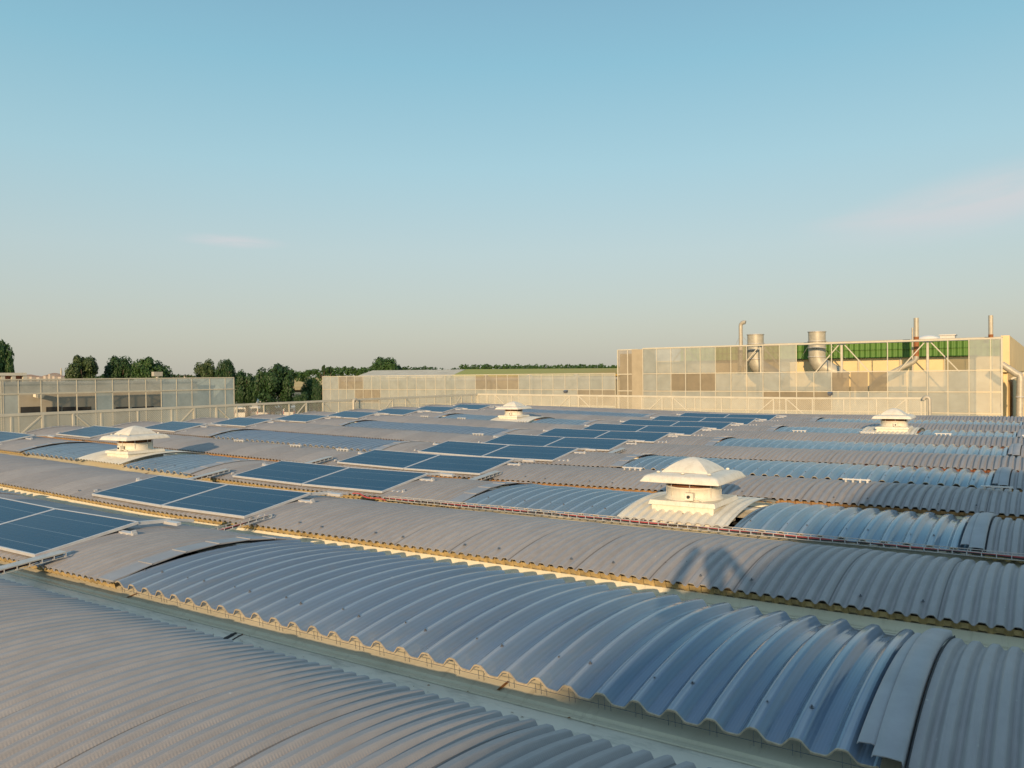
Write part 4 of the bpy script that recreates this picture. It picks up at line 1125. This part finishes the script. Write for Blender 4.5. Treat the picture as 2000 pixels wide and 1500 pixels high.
b = MB(); q = onY(1992, 777, 62.4)-p3; b.lathe([(.225, q.z), (.27, q.z), (.27, q.z+.1), (.225, q.z+.1)], (q.x, q.y, 0), 16); b.build('joint_ring', M['galv'], r)
tag(r, 'thick pale pipe bending down at the right edge of the photo beside the screen', 'pipe')

# ------------------------------------------------------------ ground, field
b = MB(); b.grid([[(x, y, 0) for x in (-4000, -1500, -400, 0, 400, 1500, 4000)] for y in (-1500, -200, 0, 200, 600, 1500, 5000)])
o = b.build('ground', M['ground']); tag(o, kind='structure')
b = MB(); b.add([(-170, 60, .02), (-62, 60, .02), (-62, 190, .02), (-170, 190, .02)], [(0, 1, 2, 3)]); o = b.build('yard', M['asphalt']); tag(o, kind='structure')
b = MB(); b.add([(-420, 260, 1.0), (-120, 300, 1.0), (-200, 640, 7.9), (-640, 560, 7.2)], [(0, 1, 2, 3)]); o = b.build('wheat_field', M['field']); tag(o, kind='structure')
# gentle far ridge
b = MB(); rows = []
for j, (yy, zz) in enumerate(((600, -1), (800, 6), (1100, 13), (1500, 12), (2500, 3))):
    rows.append([(x, yy+.15*abs(x+200), zz*(.55+.45*math.sin(x/420.+1.9)) if j else -1) for x in range(-2600, 900, 100)])
b.grid(rows, smooth=True); o = b.build('hills', M['leafA']); tag(o, kind='structure')

# ------------------------------------------------------------ trees
def crown_mesh(seed, n, lobes, leaf=.32, gap=.0):
    r = random.Random(seed); mb = MB(); L_ = []
    for k in range(lobes):
        a = r.random()*2*math.pi; e = r.uniform(-.6, 1); rr = r.uniform(.45, .70)
        L_.append((Vector((math.cos(a)*rr*math.cos(e), math.sin(a)*rr*math.cos(e), .15+math.sin(e)*rr*.95)), r.uniform(.24, .40)))
    L_.append((Vector((0, 0, 0)), .6))
    for k in range(n):
        c, rad_ = L_[r.randrange(len(L_))]
        d = Vector((r.gauss(0, 1), r.gauss(0, 1), r.gauss(0, 1))).normalized()
        p = c+d*rad_*(r.random()**.28)*(1+.10*r.random())
        if p.z < -.92: continue
        s_ = leaf*.125*r.uniform(.6, 1.3)
        nn = (d+Vector((r.uniform(-.7, .7), r.uniform(-.7, .7), r.uniform(-.5, .9)))).normalized()
        x = nn.orthogonal().normalized(); x.rotate(Matrix.Rotation(r.random()*6.28, 3, nn)); y = nn.cross(x)
        mb.add([p-x*s_-y*s_*.6, p+x*s_-y*s_*.6, p+x*s_*.7+y*s_*.9, p-x*s_*.6+y*s_*.7], [(0, 1, 2, 3)])
    return mb.mesh('crown')
def trunk_mesh(seed):
    r = random.Random(seed); mb = MB()
    mb.tube([(0, 0, 0), (.02, .01, .35), (0, .02, .7), (.03, 0, 1.0)], [.06, .045, .035, .02], 8)
    for k in range(6):
        a = k*1.05+r.random(); z = .38+.08*k
        mb.tube([(0, 0, z), (.14*math.cos(a), .14*math.sin(a), z+.12), (.30*math.cos(a), .30*math.sin(a), z+.28)], [.026, .018, .007], 6)
    return mb.mesh('trunk')
CR = [crown_mesh(1, 10000, 20), crown_mesh(2, 10000, 26), crown_mesh(5, 8000, 15, .36)]
TR = [trunk_mesh(1), trunk_mesh(2)]
tk = {}
def tree(px, ytop, wpx, D, hcrown, variant, mt, lab, yfill=None, squash=1.0):
    c = onD(px, ytop, D); w = wpx/F*D/2*1.04
    r = empty('tree', (c.x, c.y, 0)); H = c.z
    crz = hcrown/2
    key = (variant, mt)
    if key not in tk:
        me = CR[variant].copy(); me.materials.clear(); me.materials.append(M[mt]); tk[key] = me
    cr = mkobj('crown', tk[key], M[mt], r); cr.scale = (w*1.05, w*1.05, crz/1.0); cr.location = (0, 0, H-crz*1.02)
    cr.rotation_euler.z = rnd.random()*6
    t_ = mkobj('trunk', TR[variant % 2], M['bark'], r); t_.scale = (H*.6, H*.6, H*.72); 
    tag(r, lab, 'tree', 'trees beyond the factory'); return r
tree(161, 688, 60, 125, 7.5, 0, 'leafC', 'round green tree alone above the left building roof')
tree(235, 690, 58, 130, 8.0, 1, 'leafA', 'dark round tree, left one of the touching pair above the left building')
tree(297, 692, 70, 128, 8.0, 0, 'leafB', 'broad olive-green tree, right one of the touching pair above the left building')
tree(402, 701, 44, 140, 7.5, 2, 'leafC', 'open-crowned small tree, left one of the pair above the corner of the left building')
tree(440, 697, 42, 138, 8.0, 1, 'leafA', 'dark small tree, right one of the pair above the corner of the left building')
tree(480, 722, 48, 132, 8.0, 2, 'leafA', 'dark tree partly hidden behind the big round tree in the gap between the buildings')
tree(531, 703, 84, 128, 10.5, 0, 'leafA', 'largest dark round tree in the gap between the two screened buildings')
tree(607, 733, 40, 135, 7.5, 1, 'leafB', 'bright green tree right of the largest round tree')
tree(590, 765, 32, 120, 4.0, 2, 'leafA', 'low dark bushy tree at the foot of the gap between the buildings')
tree(622, 745, 30, 118, 6.0, 1, 'leafA', 'low dark bushy tree next to the left end of the middle screen')
tree(753, 693, 64, 210, 11, 1, 'leafB', 'round tree rising alone over the pale shed roof')
tree(-6, 654, 56, 95, 11, 0, 'leafB', 'tall tree cut by the left edge of the photo')
tree(20, 708, 20, 96, 5, 2, 'leafA', 'small dark bush at the foot of the tree at the left edge')
# far wood: a continuous line of crowns on the horizon
def far_wood(name, spans, D, lab, dens=1.0, mt='leafB'):
    r = random.Random(11); mb = MB()
    for x0_, x1_, yt, yb_ in spans:
        x = x0_
        while x < x1_:
            wp = r.uniform(7, 15); yy = yt+r.uniform(-1.5, 3.5); DD = D*r.uniform(.92, 1.1)
            c = onD(x, yy, DD); R_ = wp/F*DD*.62; Hc = c.z
            for k in range(int(170*dens)):
                d = Vector((r.gauss(0, 1), r.gauss(0, 1), r.gauss(0, 1))).normalized()
                p = Vector((c.x, c.y, Hc-R_))+Vector((d.x*R_, d.y*R_, d.z*R_))*(r.random()**.35)
                if r.random() < .35: p.z = r.uniform(zpx(x, yb_, DD)-2, Hc-R_)
                s_ = R_*.17*r.uniform(.6, 1.3); x_ = Vector((r.uniform(-1, 1), r.uniform(-1, 1), r.uniform(-.6, .6))).normalized(); y_ = x_.orthogonal().normalized()
                mb.add([p-x_*s_-y_*s_, p+x_*s_-y_*s_, p+x_*s_*.8+y_*s_, p-x_*s_*.7+y_*s_], [(0, 1, 2, 3)])
            x += wp*.55
    o = mb.build(name, M[mt]); tag(o, lab, 'wood', kind='stuff')
far_wood('distant_wood', [(556, 600, 722, 738), (600, 640, 721, 742), (635, 735, 716, 735), (905, 1210, 711.5, 724)], 420, 'far band of green woodland along the horizon behind the buildings')
far_wood('distant_wood', [(785, 850, 715.5, 724), (850, 910, 719, 724), (330, 385, 730, 742), (140, 205, 731, 742), (455, 480, 728, 745)], 900, 'very distant low line of trees on the horizon', .7, 'leafA')
tree(632, 712, 9, 380, 5, 2, 'leafA', 'tiny pointed tree standing out of the far wood, left of the round tree')
tree(645, 715, 8, 385, 5, 2, 'leafA', 'tiny tree just right of the pointed one in the far wood')

# ------------------------------------------------------------ distant town on the left horizon
blocks = [(56, 731, 14), (70, 733, 9), (84, 734, 12), (97, 731, 9), (106, 728, 7), (114, 732, 10), (126, 733, 12), (338, 735, 8), (352, 733, 10), (368, 732, 7)]
for k, (x, y, w_) in enumerate(blocks):
    D = 950; t_ = onD(x, y+2.5, D); w = w_/F*D; r = empty('town_building', (t_.x, t_.y, 0))
    b = MB(); b.box(-w/2, w/2, -6, 6, 0, t_.z); b.build('wall', M['city'], r)
    b = MB(); b.hexa([(-w/2-.4, -6.4, t_.z+.01), (w/2+.4, -6.4, t_.z+.01), (w/2+.4, 6.4, t_.z+.01), (-w/2-.4, 6.4, t_.z+.01)], [(-w/2, -1, t_.z+1.2), (w/2, -1, t_.z+1.2), (w/2, 1, t_.z+1.2), (-w/2, 1, t_.z+1.2)]); b.build('roof', M['cityb'], r)
    pos = ['leftmost, beside the low shelter', 'second from the left', 'third from the left', 'low, left of the tall mast', 'tallest, left of the mast', 'just under the mast', 'right of the mast, beside the lone tree',
           'left of the pair of small trees, first', 'left of the pair of small trees, middle', 'nearest to the pair of small trees'][k]
    tag(r, 'tiny town building on the horizon, '+pos, 'building', 'distant town buildings')
D = 1000; t_ = onD(119.5, 719, D); r = empty('telecom_mast', (t_.x, t_.y, 0)); b = MB(); b.tube([(0, 0, 0), (0, 0, t_.z-3)], 1.2, 8); b.build('shaft', M['pipe'], r); b = MB(); b.tube([(0, 0, t_.z-4), (0, 0, t_.z)], .7, 8); b.build('tip', M['pipe'], r)
tag(r, 'thin pale mast on the left horizon above the distant town', 'mast')
# low shelter at the far left
Xs = -75.0
p0, p1 = onX(-30, 728, Xs), onX(52, 728, Xs)
rs_ = empty('shelter', (Xs, p1.y, 0)); tag(rs_, 'low flat-roofed shelter with brown panels and pale posts at the left edge', 'shelter')
zt_ = p1.z; mb = MB(); mb.box(Xs-6, Xs, p0.y, p1.y, zt_-.25, zt_); part(mb, 'roof', M['beamlt'], rs_)
mb = MB(); mb.box(Xs-5.5, Xs-.5, p0.y+.1, p1.y-.15, 0, zt_-.251); part(mb, 'wall', M['brick'], rs_)
for px_ in (-10, 7, 28, 50):
    y = onX(px_, 735, Xs).y; mb = MB(); mb.box(Xs-.4, Xs-.1, y-.16, y+.16, 0, zt_-.251); part(mb, 'post', M['beamlt'], rs_)

# ------------------------------------------------------------ vehicles in the yard
def wheel(r, x, y, rr=.36, w=.24):
    b = MB(); b.tube([(x-w/2, y, rr), (x+w/2, y, rr)], rr, 16); wl = b.build('tyre', M['tyre'], r)
    b = MB(); b.tube([(x-w/2-.01, y, rr), (x+w/2+.01, y, rr)], rr*.55, 12); b.build('rim', M['galv'], wl)
def make_van():
    r = empty('parked_van'); b = MB(); prof = [(-2.5, .45), (-2.5, 2.05), (-2.35, 2.2), (1.2, 2.2), (1.75, 1.45), (2.4, 1.15), (2.5, .45)]
    n = len(prof)
    vs = [(-.95, y, z) for y, z in prof]+[(.95, y, z) for y, z in prof]
    b.add(vs, [tuple(range(n)), tuple(range(2*n-1, n-1, -1))]+[(k, k+n, (k+1) % n+n, (k+1) % n) for k in range(n)]); b.build('body', M['carwhite'], r, bevel=.06)
    b = MB(); b.add([(-.8, -2.515, 1.3), (.8, -2.515, 1.3), (.76, -2.515, 1.9), (-.76, -2.515, 1.9)], [(0, 1, 2, 3)]); b.build('rear_window', M['glassdark'], r)
    b = MB(); b.add([(-.8, 1.24, 2.16), (.8, 1.24, 2.16), (.85, 1.76, 1.5), (-.85, 1.76, 1.5)], [(0, 1, 2, 3)]); b.build('windscreen', M['glassdark'], r)
    b = MB()
    for sg in (-1, 1): b.add([(sg*.957, .2, 1.35), (sg*.957, 1.4, 1.35), (sg*.957, 1.1, 1.95), (sg*.957, .2, 1.95)], [(0, 1, 2, 3)])
    b.build('side_window', M['glassdark'], r)
    for x, y in ((-.85, -1.6), (.85, -1.6), (-.85, 1.6), (.85, 1.6)): wheel(r, x, y)
    b = MB()
    for sg in (-1, 1): b.box(sg*.9-.06, sg*.9+.06, -2.53, -2.50, 1.0, 1.5)
    b.build('tail_light', M['redcable'], r)
    return r
van0 = make_van()
vans = [(472, 'leftmost, next to the corner of the left building'), (493, 'directly left of the concrete mixer'), (516, 'behind the concrete mixer on its right'), (533, 'in front of the largest round tree'), (567, 'left of the two close together'), (584, 'right of the two close together')]
for k, (x, lab) in enumerate(vans):
    o = van0 if k == 0 else copy_tree(van0)
    D = 150+(k % 2)*4; p = onD(x, 805, D); g_ = RT @ ray(x, 805); D2 = -CZ/g_[2]; D2 = min(D2, 170) if D2 > 0 else 150
    p = onD(x, 805, 142+3*(k % 2)); o.location = (p.x, p.y, 0); o.rotation_euler.z = math.atan2(-p.x, p.y)+(.25 if k % 2 else -.1)
    tag(o, 'white van parked in the yard, '+lab, 'van', 'white vans parked in the yard')
# concrete mixer
p = onD(506, 800, 150); r = empty('mixer_truck', (p.x, p.y, 0)); r.rotation_euler.z = math.atan2(-p.x, p.y)+.42
tag(r, 'cream concrete mixer truck with its drum opening towards the roof, parked in the yard', 'mixer truck')
b = MB(); pts = [(0, -3.4, 3.35), (0, -2.9, 3.1), (0, -1.2, 2.75), (0, .6, 2.45), (0, 2.0, 2.25)]
b.tube(pts, [.62, .75, 1.25, 1.25, .7], 20); b.build('drum', M['carwhite'], r)
b = MB(); b.tube([(0, -3.45, 3.37), (0, -3.42, 3.36)], .5, 16); b.build('drum_mouth', M['black'], r)
b = MB(); b.box(-.45, .45, -3.6, 4.4, .8, 1.05); b.build('chassis', M['galv'], r)
b = MB(); b.hexa([(-1.2, 2.7, .8), (1.2, 2.7, .8), (1.2, 4.5, .8), (-1.2, 4.5, .8)], [(-1.15, 2.75, 3.0), (1.15, 2.75, 3.0), (1.15, 4.2, 3.0), (-1.15, 4.2, 3.0)]); cb = b.build('cab', M['carwhite'], r, bevel=.08)
b = MB(); b.add([(-1.0, 4.47, 1.9), (1.0, 4.47, 1.9), (1.0, 4.29, 2.75), (-1.0, 4.29, 2.75)], [(0, 1, 2, 3)]); b.build('windscreen', M['glassdark'], cb)
b = MB(); b.hexa([(-.6, -4.0, 2.2), (.6, -4.0, 2.2), (.5, -3.3, 2.4), (-.5, -3.3, 2.4)], [(-.7, -4.1, 3.5), (.7, -4.1, 3.5), (.6, -3.6, 3.9), (-.6, -3.6, 3.9)]); b.build('hopper', M['galv'], r)
for y in (-2.4, -1.1, 3.4):
    for x in (-1.0, 1.0): wheel(r, x, y, .5, .35)
p = onD(618, 803, 118); b = MB()
for k in range(3):
    for j in range(2): b.box(-1.1+j*1.12, -.02+j*1.12, -.5, .5, .15+k*.62, .70+k*.62)
o = b.build('brick_stack', M['brick'], loc=(p.x, p.y, 0)); o.rotation_euler.z = .9; tag(o, 'stack of red brick pallets in the yard behind the left fence', 'brick stack')
p = onD(614.5, 743, 150); r = empty('street_lamp', (p.x, p.y, 0)); b = MB(); b.tube([(0, 0, 0), (0, 0, p.z)], [.07, .05], 8); b.build('pole', M['pipe'], r); b = MB(); b.box(-.22, .22, -.1, .1, p.z+.001, p.z+.12); b.build('lamp_head', M['pipe'], r)
tag(r, 'pale lamp post in front of the low dark trees between the buildings', 'street lamp')

# ------------------------------------------------------------ behind the viewer: the hall that shades the right side, and the person taking the picture
bh = empty('stair_tower', rloc(2.95, -6, -1.1)); tag(bh, 'plain rendered upper storey standing to the right of the viewer', 'building')
b = MB(); o_ = bh.location
def RL(u, v, w): return rloc(u, v, w)-o_
u0, u1, v0, v1, wb_, wt_ = 3.05, 6.5, -26.0, -2.6, -4.0, 1.66
b.hexa([RL(u0, v0, wb_), RL(u1, v0, wb_), RL(u1, v1, wb_), RL(u0, v1, wb_)], [RL(u0, v0, wt_), RL(u1, v0, wt_), RL(u1, v1, wt_), RL(u0, v1, wt_)]); b.build('wall', M['wallshade'], bh)
b = MB(); b.hexa([RL(u0-.05, v0, wt_+.001), RL(u1+.1, v0, wt_+.001), RL(u1+.1, v1+.05, wt_+.001), RL(u0-.05, v1+.05, wt_+.001)], [RL(u0-.05, v0, wt_+.08), RL(u1+.1, v0, wt_+.08), RL(u1+.1, v1+.05, wt_+.08), RL(u0-.05, v1+.05, wt_+.08)]); b.build('coping', M['galv'], bh)

def person():
    fw = RT @ np.array([0, 0, -1.0]); fw = Vector((fw[0], fw[1], 0)).normalized(); rt = Vector((fw.y, -fw.x, 0))
    base = Vector(rloc(0, 0, -1.12)); eye = Vector(CAM)
    o0 = Vector((eye.x, eye.y, 0))-fw*.36-rt*.05; zf = base.z; Hh = eye.z-zf
    r = empty('person', (o0.x, o0.y, zf))
    def Q(f, s_, z): return fw*f+rt*s_+Vector((0, 0, z))
    V = []; E_ = []; R_ = []
    def add(p, rr, par=None):
        V.append(p); R_.append(rr)
        if par is not None: E_.append((par, len(V)-1))
        return len(V)-1
    k = Hh/1.62
    pel = add(Q(0, 0, .98*k), .135); sp = add(Q(.0, 0, 1.15*k), .125, pel); ch = add(Q(-.01, 0, 1.32*k), .135, sp); nk = add(Q(.0, 0, 1.49*k), .055, ch); hd = add(Q(.03, 0, 1.60*k), .085, nk); tp = add(Q(.03, 0, 1.70*k), .075, hd)
    for sg in (-1, 1):
        sh = add(Q(-.01, .17*sg, 1.43*k), .06, ch); el = add(Q(.10, .36*sg, 1.36*k), .050, sh); wr = add(Q(.20, .15*sg, 1.66*k), .042, el); hn = add(Q(.25, .08*sg, 1.72*k), .046, wr)
        hp = add(Q(0, .10*sg, .90*k), .095, pel); kn = add(Q(.03, .12*sg, .50*k), .062, hp); an = add(Q(-.01, .13*sg, .08*k), .042, kn); add(Q(.14, .15*sg, .035*k), .035, an)
    me = bpy.data.meshes.new('body'); me.from_pydata([tuple(v) for v in V], E_, []); me.materials.append(M['cloth'])
    o = bpy.data.objects.new('body', me); COL.objects.link(o); o.parent = r
    sk = o.modifiers.new('skin', 'SKIN'); 
    for i_, v in enumerate(me.skin_vertices[0].data): v.radius = (R_[i_], R_[i_]); v.use_root = (i_ == 0)
    ss = o.modifiers.new('sub', 'SUBSURF'); ss.levels = 1; ss.render_levels = 2
    b = MB(); c = Q(.02, 0, 1.62*k); 
    rows = []
    for j in range(9):
        a_ = math.pi*j/8
        rows.append([tuple(c+fw*(.10*math.sin(a_)*math.cos(t))+rt*(.085*math.sin(a_)*math.sin(t))+Vector((0, 0, .125*math.cos(a_)))) for t in [2*math.pi*q/14 for q in range(15)]])
    b.grid(rows, smooth=True); b.build('head', M['skin'], r)
    b = MB(); rows = []
    c2 = c+Vector((0, 0, .02))-fw*.012
    for j in range(6):
        a_ = math.pi*j/9
        rows.append([tuple(c2+fw*(.112*math.sin(a_)*math.cos(t))+rt*(.098*math.sin(a_)*math.sin(t))+Vector((0, 0, .13*math.cos(a_)))) for t in [2*math.pi*q/14 for q in range(15)]])
    b.grid(rows, smooth=True); b.build('hair', M['hair'], r)
    tag(r, 'person in dark clothes standing on the roof, both hands raised to the face', 'person')
person()
